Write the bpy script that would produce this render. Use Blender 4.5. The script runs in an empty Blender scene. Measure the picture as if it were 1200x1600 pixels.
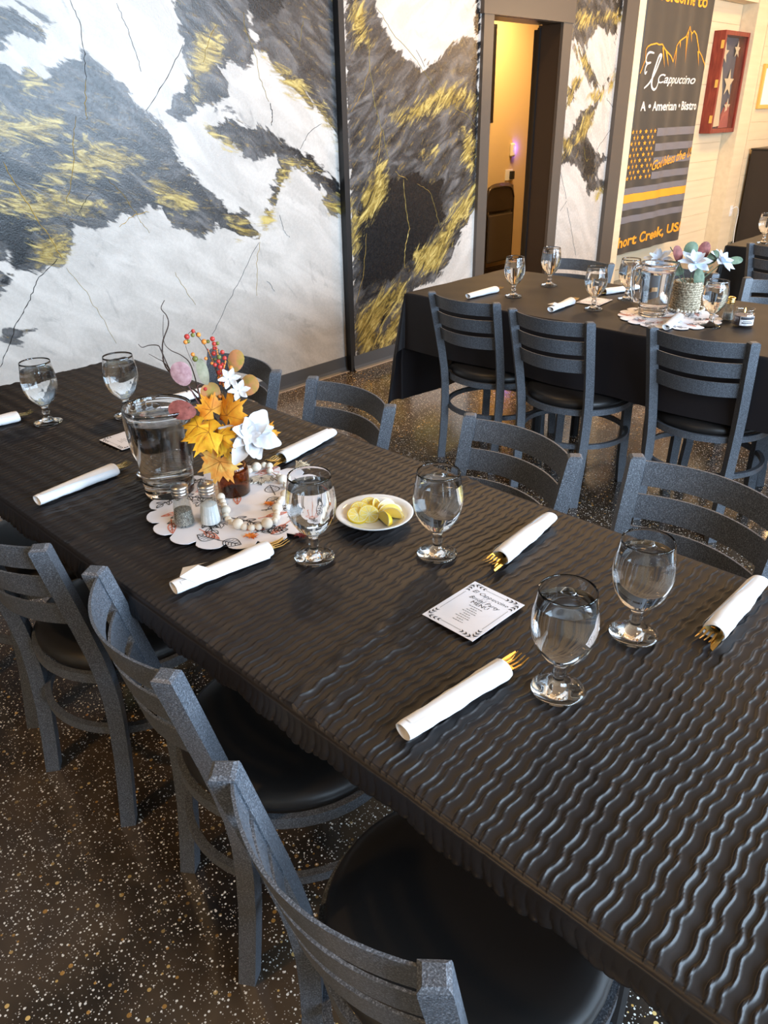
import bpy, bmesh, math, random
import numpy as np
from mathutils import Vector, Matrix, Euler

random.seed(7)
rng = np.random.default_rng(7)
PI = math.pi
S = bpy.context.scene
COL = S.collection

# ------------------------------------------------------------------ camera
cam_d = bpy.data.cameras.new('camera')
cam = bpy.data.objects.new('camera', cam_d)
COL.objects.link(cam)
S.camera = cam
cam_d.sensor_fit = 'VERTICAL'
cam_d.sensor_height = 36.0
cam_d.lens = 1197.1 / 1600.0 * 36.0
cam_d.clip_start = 0.02
YAW, PITCH, ROLL = 0.798158, 0.481049, -0.018686
fw = Vector((math.sin(YAW) * math.cos(PITCH), math.cos(YAW) * math.cos(PITCH), -math.sin(PITCH)))
r0 = Vector((math.cos(YAW), -math.sin(YAW), 0))
u0 = r0.cross(fw)
rt = r0 * math.cos(ROLL) + u0 * math.sin(ROLL)
up = -r0 * math.sin(ROLL) + u0 * math.cos(ROLL)
M = Matrix((rt, up, -fw)).transposed().to_4x4()
M.translation = Vector((-1.33108, -3.63940, 1.52761))
cam.matrix_world = M

# ------------------------------------------------------------------ view and world
S.view_settings.view_transform = 'Standard'
S.view_settings.look = 'None'
S.view_settings.gamma = 1.0
S.view_settings.use_curve_mapping = False
S.view_settings.exposure = 0.0
w = bpy.data.worlds.new('world')
S.world = w
w.use_nodes = True
w.node_tree.nodes['Background'].inputs[0].default_value = (0.62, 0.80, 1.0, 1)
w.node_tree.nodes['Background'].inputs[1].default_value = 1.0
try:
    S.cycles.max_bounces = 11
    S.cycles.transmission_bounces = 10
    S.cycles.glossy_bounces = 5
    S.cycles.diffuse_bounces = 3
    S.cycles.transparent_max_bounces = 12
    S.cycles.caustics_reflective = False
    S.cycles.caustics_refractive = False
    S.cycles.sample_clamp_indirect = 4.0
except Exception:
    pass

# ------------------------------------------------------------------ lights
WIN_Y = -6.4
WINDOWS = [(-1.7, 0.6), (0.8, 3.1), (3.3, 5.6)]      # the room's windows behind the photographer
WIN_Z = (0.95, 3.1)
def area(name, loc, rot, sx, sy, power, col):
    d = bpy.data.lights.new(name, 'AREA')
    d.shape = 'RECTANGLE'; d.size = sx; d.size_y = sy; d.energy = power; d.color = col
    o = bpy.data.objects.new(name, d); COL.objects.link(o)
    o.location = loc; o.rotation_euler = rot
    return o
for i, (a, b) in enumerate(WINDOWS):                # daylight entering through each window opening
    area('window_daylight', ((a + b) / 2, WIN_Y - 0.12, sum(WIN_Z) / 2), (PI / 2, 0, 0), b - a, WIN_Z[1] - WIN_Z[0],
         310, (0.60, 0.79, 1.0))
LAMPS = [(-2.9, -2.5, 34), (0.9, -1.0, 9), (2.6, -0.9, 32), (4.4, -1.1, 40), (6.3, -1.2, 46), (8.2, -1.3, 30)]   # warm ceiling downlights along the mural wall
FILL_GLOBES = [(6.9, -2.6, 2.55, 60), (8.1, -4.3, 2.55, 50), (5.6, -4.9, 2.55, 36)]                   # added globes, out of view, that brighten the far ceiling and walls
CEIL = 3.3
WARM = (1.0, 0.60, 0.26)
for x, y, pw in LAMPS:
    d = bpy.data.lights.new('downlight', 'AREA'); d.shape = 'DISK'; d.size = 0.22; d.energy = pw; d.color = WARM; d.spread = 2.6
    o = bpy.data.objects.new('downlight_bulb', d); COL.objects.link(o); o.location = (x, y, CEIL - 0.03)
area('side_room_light', (5.0, 0.62, 2.5), (0, 0, 0), 0.5, 0.4, 60, (1.0, 0.62, 0.25))

# ------------------------------------------------------------------ material helpers
def mat(name, col=(0.5, 0.5, 0.5), rough=0.5, metal=0.0, spec=0.5, trans=0.0, ior=1.45, emit=None, estr=0.0, sheen=0.0, coat=0.0):
    m = bpy.data.materials.new(name); m.use_nodes = True
    b = m.node_tree.nodes['Principled BSDF']
    b.inputs['Base Color'].default_value = (*col, 1)
    b.inputs['Roughness'].default_value = rough
    b.inputs['Metallic'].default_value = metal
    b.inputs['Specular IOR Level'].default_value = spec
    b.inputs['Transmission Weight'].default_value = trans
    b.inputs['IOR'].default_value = ior
    b.inputs['Sheen Weight'].default_value = sheen
    b.inputs['Coat Weight'].default_value = coat
    if emit:
        b.inputs['Emission Color'].default_value = (*emit, 1); b.inputs['Emission Strength'].default_value = estr
    return m
class NT:
    def __init__(s, m): s.t = m.node_tree; s.b = s.t.nodes['Principled BSDF']
    def n(s, kind, **kw):
        o = s.t.nodes.new(kind)
        for k, v in kw.items():
            if k in o.inputs: o.inputs[k].default_value = v
            else: setattr(o, k, v)
        return o
    def l(s, a, b): s.t.links.new(a, b)
    def coord(s, which='Object', scale=(1, 1, 1), rot=(0, 0, 0)):
        c = s.n('ShaderNodeTexCoord'); mp = s.n('ShaderNodeMapping')
        mp.inputs['Scale'].default_value = scale; mp.inputs['Rotation'].default_value = rot
        s.l(c.outputs[which], mp.inputs[0]); return mp.outputs[0]
    def noise(s, vec, scale, detail=2.0, rough=0.5, dist=0.0):
        o = s.n('ShaderNodeTexNoise'); o.inputs['Scale'].default_value = scale; o.inputs['Detail'].default_value = detail
        o.inputs['Roughness'].default_value = rough; o.inputs['Distortion'].default_value = dist
        s.l(vec, o.inputs['Vector']); return o.outputs['Fac']
    def math(s, op, a, b=None, clamp=False):
        o = s.n('ShaderNodeMath'); o.operation = op; o.use_clamp = clamp
        for i, v in enumerate((a, b)):
            if v is None: continue
            if isinstance(v, (int, float)): o.inputs[i].default_value = v
            else: s.l(v, o.inputs[i])
        return o.outputs[0]
    def ramp(s, fac, stops, interp='LINEAR'):
        o = s.n('ShaderNodeValToRGB'); o.color_ramp.interpolation = interp
        e = o.color_ramp.elements
        while len(e) < len(stops): e.new(0.5)
        for i, (p, c) in enumerate(stops):
            e[i].position = p; e[i].color = (*c, 1) if len(c) == 3 else c
        s.l(fac, o.inputs[0]); return o.outputs[0]
    def mix(s, fac, a, b):
        o = s.n('ShaderNodeMix'); o.data_type = 'RGBA'
        for v, k in ((fac, 0), (a, 6), (b, 7)):
            if isinstance(v, (int, float)): o.inputs[k].default_value = v
            elif isinstance(v, tuple): o.inputs[k].default_value = (*v, 1)
            else: s.l(v, o.inputs[k])
        return o.outputs[2]
    def bump(s, h, strength=0.3, dist=0.002):
        o = s.n('ShaderNodeBump'); o.inputs['Strength'].default_value = strength; o.inputs['Distance'].default_value = dist
        s.l(h, o.inputs['Height']); s.l(o.outputs[0], s.b.inputs['Normal']); return o
    def base(s, c): s.l(c, s.b.inputs['Base Color'])
    def rough(s, c): s.l(c, s.b.inputs['Roughness'])
    def attr(s, name):
        o = s.n('ShaderNodeAttribute'); o.attribute_name = name; return o

# ------------------------------------------------------------------ mesh helpers
class MB:
    """collects vertices and faces of ONE part"""
    def __init__(s): s.v = []; s.f = []
    def add(s, vs, fs):
        k = len(s.v); s.v += [tuple(map(float, q)) for q in vs]; s.f += [tuple(i + k for i in f) for f in fs]; return s
    def box(s, x0, x1, y0, y1, z0, z1, M=None, bev=0.0):
        if bev > 0:
            bm = bmesh.new(); bmesh.ops.create_cube(bm, size=1)
            for q in bm.verts: q.co = Vector(((x0 + x1) / 2 + q.co.x * (x1 - x0), (y0 + y1) / 2 + q.co.y * (y1 - y0), (z0 + z1) / 2 + q.co.z * (z1 - z0)))
            bmesh.ops.bevel(bm, geom=bm.edges[:], offset=bev, segments=2, affect='EDGES', profile=0.5)
            if M is not None: bm.transform(M)
            bm.verts.index_update()
            s.add([q.co[:] for q in bm.verts], [[q.index for q in f.verts] for f in bm.faces]); bm.free(); return s
        vs = [(x, y, z) for z in (z0, z1) for y in (y0, y1) for x in (x0, x1)]
        if M is not None: vs = [(M @ Vector(q))[:] for q in vs]
        return s.add(vs, [(0, 2, 3, 1), (4, 5, 7, 6), (0, 1, 5, 4), (2, 6, 7, 3), (0, 4, 6, 2), (1, 3, 7, 5)])
    def lathe(s, prof, n=32, M=None, cx=0, cy=0):
        rings = []; vs = []; fs = []
        for r, z in prof:
            if r < 1e-6: rings.append([len(vs)]); vs.append((cx, cy, z))
            else:
                rings.append(list(range(len(vs), len(vs) + n)))
                vs += [(cx + r * math.cos(2 * PI * i / n), cy + r * math.sin(2 * PI * i / n), z) for i in range(n)]
        for a, b in zip(rings[:-1], rings[1:]):
            if len(a) == 1 and len(b) == 1: continue
            for i in range(n):
                j = (i + 1) % n
                if len(a) == 1: fs.append((a[0], b[j], b[i]))
                elif len(b) == 1: fs.append((a[i], a[j], b[0]))
                else: fs.append((a[i], a[j], b[j], b[i]))
        if M is not None: vs = [(M @ Vector(q))[:] for q in vs]
        return s.add(vs, fs)
    def sweep(s, path, sec, closed=False, up=(0, 0, 1), caps=True, scale=None, frames=None):
        """sec: list of (a,b) offsets: a along side, b along up-ish normal"""
        P = [Vector(q) for q in path]; n = len(P); m = len(sec); vs = []; fs = []
        U = Vector(up)
        for i in range(n):
            if closed: t = P[(i + 1) % n] - P[i - 1]
            else: t = P[min(i + 1, n - 1)] - P[max(i - 1, 0)]
            t.normalize()
            if frames: side, nor = frames[i]
            else:
                side = t.cross(U)
                if side.length < 1e-5: side = t.cross(Vector((1, 0, 0.01)))
                side.normalize(); nor = side.cross(t).normalized()
            k = scale[i] if scale else 1.0
            vs += [(P[i] + side * (a * k) + nor * (b * k))[:] for a, b in sec]
        for i in range(n if closed else n - 1):
            for j in range(m):
                a = i * m + j; b = i * m + (j + 1) % m; i2 = (i + 1) % n
                fs.append((a, b, i2 * m + (j + 1) % m, i2 * m + j))
        if caps and not closed:
            fs.append(tuple(range(m))[::-1]); fs.append(tuple((n - 1) * m + j for j in range(m)))
        return s.add(vs, fs)
    def tube(s, path, r, n=8, closed=False, scale=None, up=(0, 0, 1)):
        return s.sweep(path, [(r * math.cos(2 * PI * i / n), r * math.sin(2 * PI * i / n)) for i in range(n)], closed, up, True, scale)
    def ball(s, c, r, n=10, m=6, sq=(1, 1, 1)):
        prof = [(r * math.sin(PI * i / m), -r * math.cos(PI * i / m)) for i in range(m + 1)]
        prof[0] = (0, -r); prof[-1] = (0, r)
        T = Matrix.Translation(Vector(c)) @ Matrix.Diagonal((*sq, 1))
        return s.lathe(prof, n, T)
    def prism(s, pts, z0, z1, M=None):
        n = len(pts); vs = [(x, y, z0) for x, y in pts] + [(x, y, z1) for x, y in pts]
        if M is not None: vs = [(M @ Vector(q))[:] for q in vs]
        return s.add(vs, [tuple(range(n))[::-1], tuple(range(n, 2 * n))] + [(i, (i + 1) % n, n + (i + 1) % n, n + i) for i in range(n)])
    def mesh(s, name, material, smooth=False):
        me = bpy.data.meshes.new(name); me.from_pydata(s.v, [], s.f); me.update()
        bm = bmesh.new(); bm.from_mesh(me); bmesh.ops.recalc_face_normals(bm, faces=bm.faces[:]); bm.to_mesh(me); bm.free()
        if material: me.materials.append(material)
        if smooth: smooth_mesh(me, smooth)
        return me
    def build(s, name, material, parent=None, smooth=False):
        return link(name, s.mesh(name, material, smooth), parent)
def smooth_mesh(me, smooth):
    me.polygons.foreach_set('use_smooth', [True] * len(me.polygons))
    if smooth is not True: me.set_sharp_from_angle(angle=math.radians(smooth))
def link(name, data, parent=None):
    o = bpy.data.objects.new(name, data); COL.objects.link(o)
    if parent is not None: o.parent = parent
    return o
def grid_mesh(name, P, material, smooth=True):
    """P: (n,m,3) array"""
    n, m, _ = P.shape
    me = bpy.data.meshes.new(name)
    me.vertices.add(n * m); me.vertices.foreach_set('co', P.reshape(-1).astype(np.float32))
    i, j = np.meshgrid(np.arange(n - 1), np.arange(m - 1), indexing='ij')
    a = (i * m + j).reshape(-1)
    q = np.stack([a, a + m, a + m + 1, a + 1], 1).astype(np.int32)
    me.loops.add(q.size); me.loops.foreach_set('vertex_index', q.reshape(-1))
    me.polygons.add(len(q)); me.polygons.foreach_set('loop_start', np.arange(0, q.size, 4, dtype=np.int32))
    me.polygons.foreach_set('use_smooth', np.full(len(q), smooth))
    me.update(calc_edges=True); me.validate()
    if material: me.materials.append(material)
    return me
def tag(o, label=None, cat=None, group=None, kind=None):
    if label: o['label'] = label
    if cat: o['category'] = cat
    if group: o['group'] = group
    if kind: o['kind'] = kind
    return o
def thing(name, label, cat, loc=(0, 0, 0), rz=0.0, group=None):
    o = bpy.data.objects.new(name, None); COL.objects.link(o); o.empty_display_size = 0.05
    o.location = loc; o.rotation_euler = (0, 0, rz)
    return tag(o, label, cat, group)
def dup(root, label, loc, rz=0.0, group=None, parent=None):
    c = root.copy(); COL.objects.link(c); c.location = loc; c.rotation_euler = (0, 0, rz)
    c['label'] = label
    if group: c['group'] = group
    for ch in list(root.children):
        a = ch.copy(); COL.objects.link(a); a.parent = c
        for g in list(ch.children):
            b = g.copy(); COL.objects.link(b); b.parent = a
    return c
def struct(o): o['kind'] = 'structure'; return o
def text_mb(txt, size=1.0, align='CENTER', shear=0.0, bold=0.0, space=1.0, res=3):
    """letter outlines filled flat, as 2D mesh data (verts, faces)"""
    cu = bpy.data.curves.new('lettering', 'FONT'); cu.body = txt; cu.size = size; cu.align_x = align; cu.align_y = 'CENTER'
    cu.shear = shear; cu.offset = bold; cu.space_character = space; cu.resolution_u = res
    o = bpy.data.objects.new('lettering', cu); COL.objects.link(o)
    me = o.to_mesh()
    vs = [q.co[:] for q in me.vertices]; fs = [tuple(f.vertices) for f in me.polygons]
    o.to_mesh_clear(); bpy.data.objects.remove(o); bpy.data.curves.remove(cu)
    return vs, fs
def rot2(x, y, a): return x * math.cos(a) - y * math.sin(a), x * math.sin(a) + y * math.cos(a)

# ------------------------------------------------------------------ shared materials
GLASS = mat('clear_glass', (1, 1, 1), 0.0, trans=1.0, ior=1.48)
WATER = mat('water', (0.97, 0.99, 1.0), 0.0, trans=1.0, ior=1.333)
GOLD = mat('gold_metal', (0.80, 0.53, 0.17), 0.22, metal=1.0)
CHROME = mat('brushed_steel', (0.62, 0.60, 0.58), 0.28, metal=1.0)
PAPER = mat('white_napkin', (0.86, 0.86, 0.87), 0.9, spec=0.2)
t = NT(PAPER); c = t.coord('Object', (1, 1, 1)); t.bump(t.noise(c, 900, 1), 0.25, 0.0006)
CARD = mat('white_card', (0.88, 0.87, 0.92), 0.6, spec=0.3)
INK = mat('dark_ink', (0.05, 0.05, 0.06), 0.8)
ORANGE_INK = mat('orange_ink', (0.78, 0.25, 0.16), 0.8)
METAL = mat('charcoal_powdercoat', (0.072, 0.080, 0.094), 0.42, spec=0.5)
t = NT(METAL); c = t.coord('Object'); nz = t.noise(c, 420, 2, 0.6)
t.base(t.ramp(nz, [(0.30, (0.034, 0.039, 0.047)), (0.52, (0.084, 0.095, 0.114)), (0.72, (0.23, 0.255, 0.295))])); t.bump(nz, 0.35, 0.0012)
VINYL = mat('black_vinyl', (0.013, 0.012, 0.012), 0.42, spec=0.5)
t = NT(VINYL); c = t.coord('Object'); t.bump(t.noise(c, 500, 2), 0.12, 0.0006)
DARKWOOD = mat('dark_table_top', (0.03, 0.028, 0.027), 0.5)
BLACKMETAL = mat('black_metal', (0.02, 0.02, 0.022), 0.45, metal=0.3)
WOOD = mat('pale_wood', (0.70, 0.60, 0.46), 0.65)
t = NT(WOOD); c = t.coord('Object', (1, 1, 4)); t.base(t.ramp(t.noise(c, 60, 3), [(0.3, (0.60, 0.50, 0.37)), (0.6, (0.74, 0.66, 0.54))]))
DARK = {'A':[[(0.181,1.925),(0.328,1.945),(0.474,1.864),(0.382,1.802),(0.298,1.819),(0.134,1.741)],[(1.065,2.05),(1.543,2.086),(1.49,1.958),(1.542,1.831),(1.503,1.75),(1.37,1.741),(1.229,1.763),(1.094,1.779),(1.075,1.863)],[(1.128,1.78),(1.338,1.773),(1.339,1.575),(1.185,1.582),(1.017,1.506),(0.965,1.545),(1.058,1.653)],[(0.139,1.762),(0.359,1.703),(0.593,1.793),(0.701,1.686),(0.815,1.565),(0.928,1.475),(0.994,1.367),(1.08,1.239),(1.248,1.112),(1.378,1.04),(1.466,0.906),(1.281,0.914),(1.156,1.001),(1.093,0.959),(0.922,1.032),(0.783,1.122),(0.614,1.083),(0.516,1.059),(0.397,1.065),(0.325,0.968),(0.158,0.89),(0.024,0.897),(0.06,0.988),(0.051,1.114),(-0.005,1.191)],[(1.168,1.469),(1.286,1.528),(1.569,1.46),(1.77,1.35),(2.083,1.176),(2.099,1.025),(1.89,1.156),(1.722,1.299),(1.616,1.311),(1.451,1.312),(1.323,1.382),(1.214,1.407)],[(1.605,1.312),(1.71,1.292),(1.666,1.171),(1.557,1.055),(1.514,1.051),(1.544,1.134),(1.504,1.152),(1.584,1.207)],[(1.487,2.082),(2.117,2.129),(2.116,1.336),(1.918,1.527),(1.734,1.658),(1.53,1.811)],[(1.911,1.122),(2.103,1.108),(2.109,0.981),(1.998,0.991)],[(-0.052,0.692),(0.092,0.664),(0.022,0.609),(-0.043,0.622)],[(-1.2,0.55),(-0.5,0.45),(-0.05,0.75),(0.12,1.15),(0.14,1.7),(0.0,2.2),(0.5,2.6),(1.0,3.4),(-1.2,3.4)]],'B':[[(2.117,2.116),(2.367,2.134),(2.423,1.972),(2.635,1.806),(2.771,1.776),(2.935,1.847),(3.152,1.949),(3.331,1.963),(3.387,1.131),(3.346,0.872),(2.997,0.49),(2.706,0.415),(2.601,-0.053),(2.111,0.023),(2.106,1.206)]],'C':[[(4.394,2.266),(5.085,2.315),(5.132,2.015),(4.796,2.058),(4.615,1.937),(4.459,1.976),(4.38,1.872),(4.397,2.051)],[(4.459,1.976),(4.673,1.904),(4.927,1.706),(4.862,1.632),(4.645,1.787)],[(5.181,1.821),(4.996,1.645),(4.894,1.482),(4.786,1.345),(4.981,1.208),(5.208,1.171),(5.051,1.084),(5.026,1.003),(5.224,0.977),(5.167,0.896),(4.909,0.873),(4.765,1.032),(4.695,1.116),(4.43,1.13),(4.418,1.281),(4.568,1.376),(4.67,1.522),(4.875,1.57),(5.024,1.769)],[(4.461,1.69),(4.654,1.739),(4.616,1.668),(4.444,1.5),(4.406,1.428)]]}
BLACK = {'A':[[(0.058,1.44),(0.17,1.39),(0.329,1.274),(0.307,1.239),(0.17,1.285),(0.035,1.351)],[(0.007,1.237),(0.173,1.188),(0.218,1.122),(0.152,0.924),(0.026,0.903),(0.068,1.025),(-0.023,1.121)],[(1.487,2.082),(1.838,2.108),(1.684,1.968),(1.525,1.934)],[(1.568,1.445),(1.77,1.35),(2.083,1.176),(2.089,1.076),(1.892,1.188),(1.724,1.322)],[(-1.2,0.7),(-0.3,0.8),(-0.15,1.3),(-0.4,2.0),(-1.2,2.2)]],'B':[[(2.206,1.117),(2.516,1.197),(2.979,1.125),(3.013,0.871),(2.833,0.679),(2.63,0.592),(2.386,0.499),(2.201,0.496),(2.147,0.778)],[(2.63,0.428),(2.479,0.336),(2.355,0.225),(2.335,0.361),(2.481,0.468)],[(3.264,0.813),(3.362,0.854),(3.074,0.667),(2.993,0.66)],[(3.27,2.201),(3.341,2.206),(3.346,0.872),(3.288,1.137)]],'C':[[(5.004,2.309),(5.166,2.321),(5.1,1.917),(5.021,2.127)],[(4.736,1.321),(4.921,1.223),(4.987,1.046),(4.861,0.973),(4.747,1.126)]]}
GOLD_POLY = {'A':[[(0.094,1.582),(0.228,1.525),(0.411,1.522),(0.419,1.463),(0.294,1.42),(0.058,1.44)],[(0.295,1.702),(0.375,1.715),(0.375,1.659),(0.295,1.648)],[(0.312,1.324),(0.485,1.413),(0.65,1.426),(0.778,1.363),(0.784,1.311),(0.659,1.318),(0.503,1.288),(0.291,1.289)],[(0.024,1.306),(0.159,1.238),(0.318,1.226),(0.548,1.143),(0.528,1.118),(0.329,1.149),(0.212,1.122),(0.047,1.199)],[(0.796,1.284),(0.904,1.237),(1.045,1.128),(0.987,1.105),(0.826,1.174)],[(1.255,1.021),(1.354,1.011),(1.447,0.924),(1.301,0.916)],[(0.206,1.098),(0.346,1.031),(0.318,0.968),(0.165,0.922)],[(1.656,1.287),(1.709,1.277),(1.655,1.172),(1.585,1.115),(1.615,1.205)],[(1.551,1.825),(1.662,1.754),(1.802,1.701),(2.031,1.495),(2.07,1.37),(1.92,1.542),(1.712,1.644),(1.598,1.725)],[(1.764,1.281),(1.896,1.235),(1.93,1.218),(1.805,1.241)],[(1.933,1.104),(2.1,1.041),(2.096,0.982),(1.998,1.0)],[(1.176,1.867),(1.285,1.909),(1.305,1.797),(1.201,1.693),(1.12,1.615)],[(1.168,1.469),(1.287,1.397),(1.359,1.366),(1.32,1.361)],[(1.537,1.072),(1.59,1.068),(1.494,0.966),(1.471,0.953)]],'B':[[(2.499,1.502),(2.703,1.568),(2.867,1.636),(3.165,1.68),(3.315,1.594),(3.305,1.535),(2.967,1.538),(2.726,1.485),(2.543,1.461)],[(2.204,1.09),(2.338,1.221),(2.45,1.271),(2.445,1.043),(2.307,0.938),(2.219,0.917)],[(2.705,0.679),(2.936,0.765),(3.146,0.939),(3.347,1.085),(3.354,0.971),(3.099,0.731),(2.942,0.532),(2.706,0.532)],[(2.149,0.346),(2.386,0.483),(2.63,0.51),(2.604,0.432),(2.332,0.246),(2.45,0.121),(2.232,0.098),(2.128,0.121)],[(2.119,1.068),(2.197,0.919),(2.169,0.775),(2.122,0.707)],[(2.151,2.051),(2.286,2.059),(2.318,1.871),(2.219,1.867)],[(3.176,1.448),(3.331,1.338),(3.301,1.152),(3.187,1.236)],[(2.454,0.29),(2.604,0.331),(2.526,0.157),(2.376,0.102)],[(2.751,1.286),(2.923,1.308),(2.875,1.251)]],'C':[[(4.425,2.161),(4.777,2.148),(5.141,2.204),(5.161,2.123),(4.838,2.106),(4.54,2.069)],[(4.778,1.644),(5.047,1.67),(4.958,1.57),(4.735,1.595)],[(4.418,1.355),(4.579,1.313),(4.542,1.226),(4.434,1.18)],[(5.02,0.893),(5.191,0.923),(5.177,0.853),(5.047,0.834)],[(4.498,1.761),(4.654,1.739),(4.528,1.596),(4.46,1.548)],[(5.082,1.758),(5.245,1.798),(5.132,1.671),(5.002,1.62)],[(4.514,1.944),(4.68,1.869),(4.809,1.754),(4.64,1.81)],[(4.755,1.497),(4.891,1.495),(4.813,1.344),(4.59,1.249),(4.673,1.373)]]}
VEINS = [('A','b',0.006,[(0.556,1.97),(0.585,1.886),(0.583,1.775),(0.565,1.673)]),('A','g',0.007,[(0.565,1.673),(0.542,1.579),(0.536,1.52)]),('A','b',0.005,[(0.772,1.974),(0.801,1.897),(0.837,1.771),(0.845,1.712)]),('A','b',0.006,[(1.094,1.828),(0.981,1.69),(0.844,1.553)]),('A','g',0.006,[(1.466,1.981),(1.473,1.893),(1.519,1.804),(1.536,1.697),(1.583,1.587)]),('A','b',0.01,[(1.593,1.58),(1.601,1.531),(1.591,1.474)]),('A','b',0.005,[(1.948,1.474),(1.843,1.423),(1.781,1.35)]),('A','g',0.006,[(0.49,1.533),(0.453,1.426),(0.429,1.318),(0.372,1.184)]),('A','g',0.005,[(0.589,1.27),(0.665,1.186),(0.725,1.073),(0.764,1.013)]),('A','g',0.006,[(0.781,1.109),(0.698,1.103),(0.609,1.057)]),('A','g',0.008,[(0.127,1.369),(0.172,1.237),(0.243,1.081),(0.298,0.944)]),('A','g',0.004,[(0.305,0.91),(0.382,0.781),(0.434,0.657),(0.487,0.512)]),('A','b',0.007,[(0.27,0.948),(0.17,0.882),(0.109,0.798),(0.034,0.716),(-0.033,0.606),(-0.094,0.522)]),('A','b',0.004,[(1.433,0.893),(1.299,0.733),(1.177,0.589),(1.057,0.445)]),('A','g',0.005,[(1.443,0.892),(1.409,0.783),(1.388,0.604)]),('A','g',0.005,[(0.876,0.809),(0.924,0.71),(0.976,0.623)]),('A','b',0.004,[(0.504,1.225),(0.45,1.177),(0.42,1.141)]),('A','g',0.005,[(1.296,1.922),(1.243,1.858),(1.193,1.756)]),('A','b',0.004,[(1.472,0.675),(1.52,0.608)]),('A','b',0.003,[(1.596,1.02),(1.621,0.937),(1.661,0.892)]),('A','g',0.006,[(1.764,1.281),(1.85,1.238),(1.93,1.218)]),('A','g',0.005,[(1.856,1.964),(1.828,1.882),(1.82,1.841)]),('B','g',0.006,[(2.375,2.053),(2.506,1.94),(2.702,1.82),(2.818,1.717),(2.941,1.608)]),('B','g',0.007,[(2.31,1.919),(2.314,1.76),(2.349,1.57),(2.409,1.423),(2.461,1.27)]),('B','g',0.007,[(2.399,1.45),(2.374,1.302),(2.338,1.193)]),('B','g',0.007,[(2.516,1.197),(2.632,1.139)]),('B','g',0.009,[(2.597,1.149),(2.619,0.954),(2.656,0.843),(2.606,0.723),(2.605,0.595)]),('B','g',0.006,[(2.728,1.111),(2.853,1.057),(2.92,0.927),(2.961,0.827)]),('B','g',0.006,[(3.094,1.537),(3.226,1.506),(3.326,1.43)]),('B','g',0.005,[(2.304,1.754),(2.259,1.647),(2.153,1.533)]),('B','g',0.005,[(2.249,0.855),(2.217,0.618),(2.143,0.443)]),('B','b',0.005,[(2.713,1.86),(2.794,1.77)]),('C','b',0.006,[(5.05,1.595),(5.166,1.531),(5.211,1.465)]),('C','b',0.006,[(5.224,1.412),(5.076,1.297),(4.978,1.221)]),('C','g',0.006,[(4.755,1.497),(4.731,1.346),(4.615,1.261)]),('C','g',0.006,[(4.563,1.946),(4.746,1.8),(4.933,1.682)]),('C','g',0.005,[(4.763,1.256),(4.828,1.135),(4.85,1.161)]),('C','b',0.003,[(4.434,1.104),(4.506,0.983),(4.565,0.873)]),('C','b',0.003,[(4.58,0.858),(4.487,0.785)]),('C','b',0.003,[(4.59,0.803),(4.711,0.583),(4.801,0.4)])]
# ------------------------------------------------------------------ the room
FLOOR = mat('epoxy_flake_floor', (0.02, 0.018, 0.016), 0.16, ior=1.9)
t = NT(FLOOR); c = t.coord('Object')
base = t.ramp(t.noise(c, 2.2, 4, 0.6), [(0.35, (0.016, 0.013, 0.011)), (0.62, (0.085, 0.058, 0.036))])
def flakes(scale, thr_d, keep_lo, keep_hi, rnd=1.0):
    v = t.n('ShaderNodeTexVoronoi'); v.inputs['Scale'].default_value = scale; v.inputs['Randomness'].default_value = rnd
    t.l(c, v.inputs['Vector'])
    sep = t.n('ShaderNodeSeparateColor'); t.l(v.outputs['Color'], sep.inputs[0])
    near = t.math('LESS_THAN', t.math('ADD', v.outputs['Distance'], t.math('MULTIPLY', sep.outputs[1], -0.16)), thr_d)
    pick = t.math('MULTIPLY', t.math('GREATER_THAN', sep.outputs[0], keep_lo), t.math('LESS_THAN', sep.outputs[0], keep_hi))
    return t.math('MULTIPLY', near, pick), sep.outputs[2]
wf, _ = flakes(128, 0.20, 0.0, 0.32)
wf2, _ = flakes(220, 0.20, 0.0, 0.34)
gf, gr = flakes(58, 0.15, 0.0, 0.24)
patch = t.ramp(t.noise(c, 1.7, 2), [(0.42, (0.25, 0.25, 0.25)), (0.6, (1, 1, 1))])
colr = t.mix(wf2, base, (0.50, 0.47, 0.43))
colr = t.mix(wf, colr, (0.88, 0.86, 0.81))
colr = t.mix(t.math('MULTIPLY', gf, patch), colr, t.ramp(gr, [(0.0, (0.55, 0.28, 0.06)), (1.0, (0.78, 0.54, 0.20))]))
t.base(colr)
t.rough(t.ramp(t.noise(c, 14, 3), [(0.3, (0.13, 0.13, 0.13)), (0.7, (0.17, 0.17, 0.17))]))
t.bump(t.noise(c, 9, 4), 0.06, 0.01)
struct(MB().box(-4, 9.2, WIN_Y, 1.6, -0.1, 0).build('floor', FLOOR))

CEILM = mat('brown_ceiling', (0.30, 0.20, 0.12), 0.8)
struct(MB().box(-4, 5.0, WIN_Y, 0.3, CEIL, CEIL + 0.1).build('ceiling', CEILM))
struct(MB().box(5.0, 9.2, WIN_Y, 0.3, CEIL, CEIL + 0.1).build('ceiling_far', mat('brightened_ceiling', (0.74, 0.60, 0.40), 0.7)))  # far half coloured lighter to imitate a lamp-lit ceiling in the floor reflection

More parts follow.
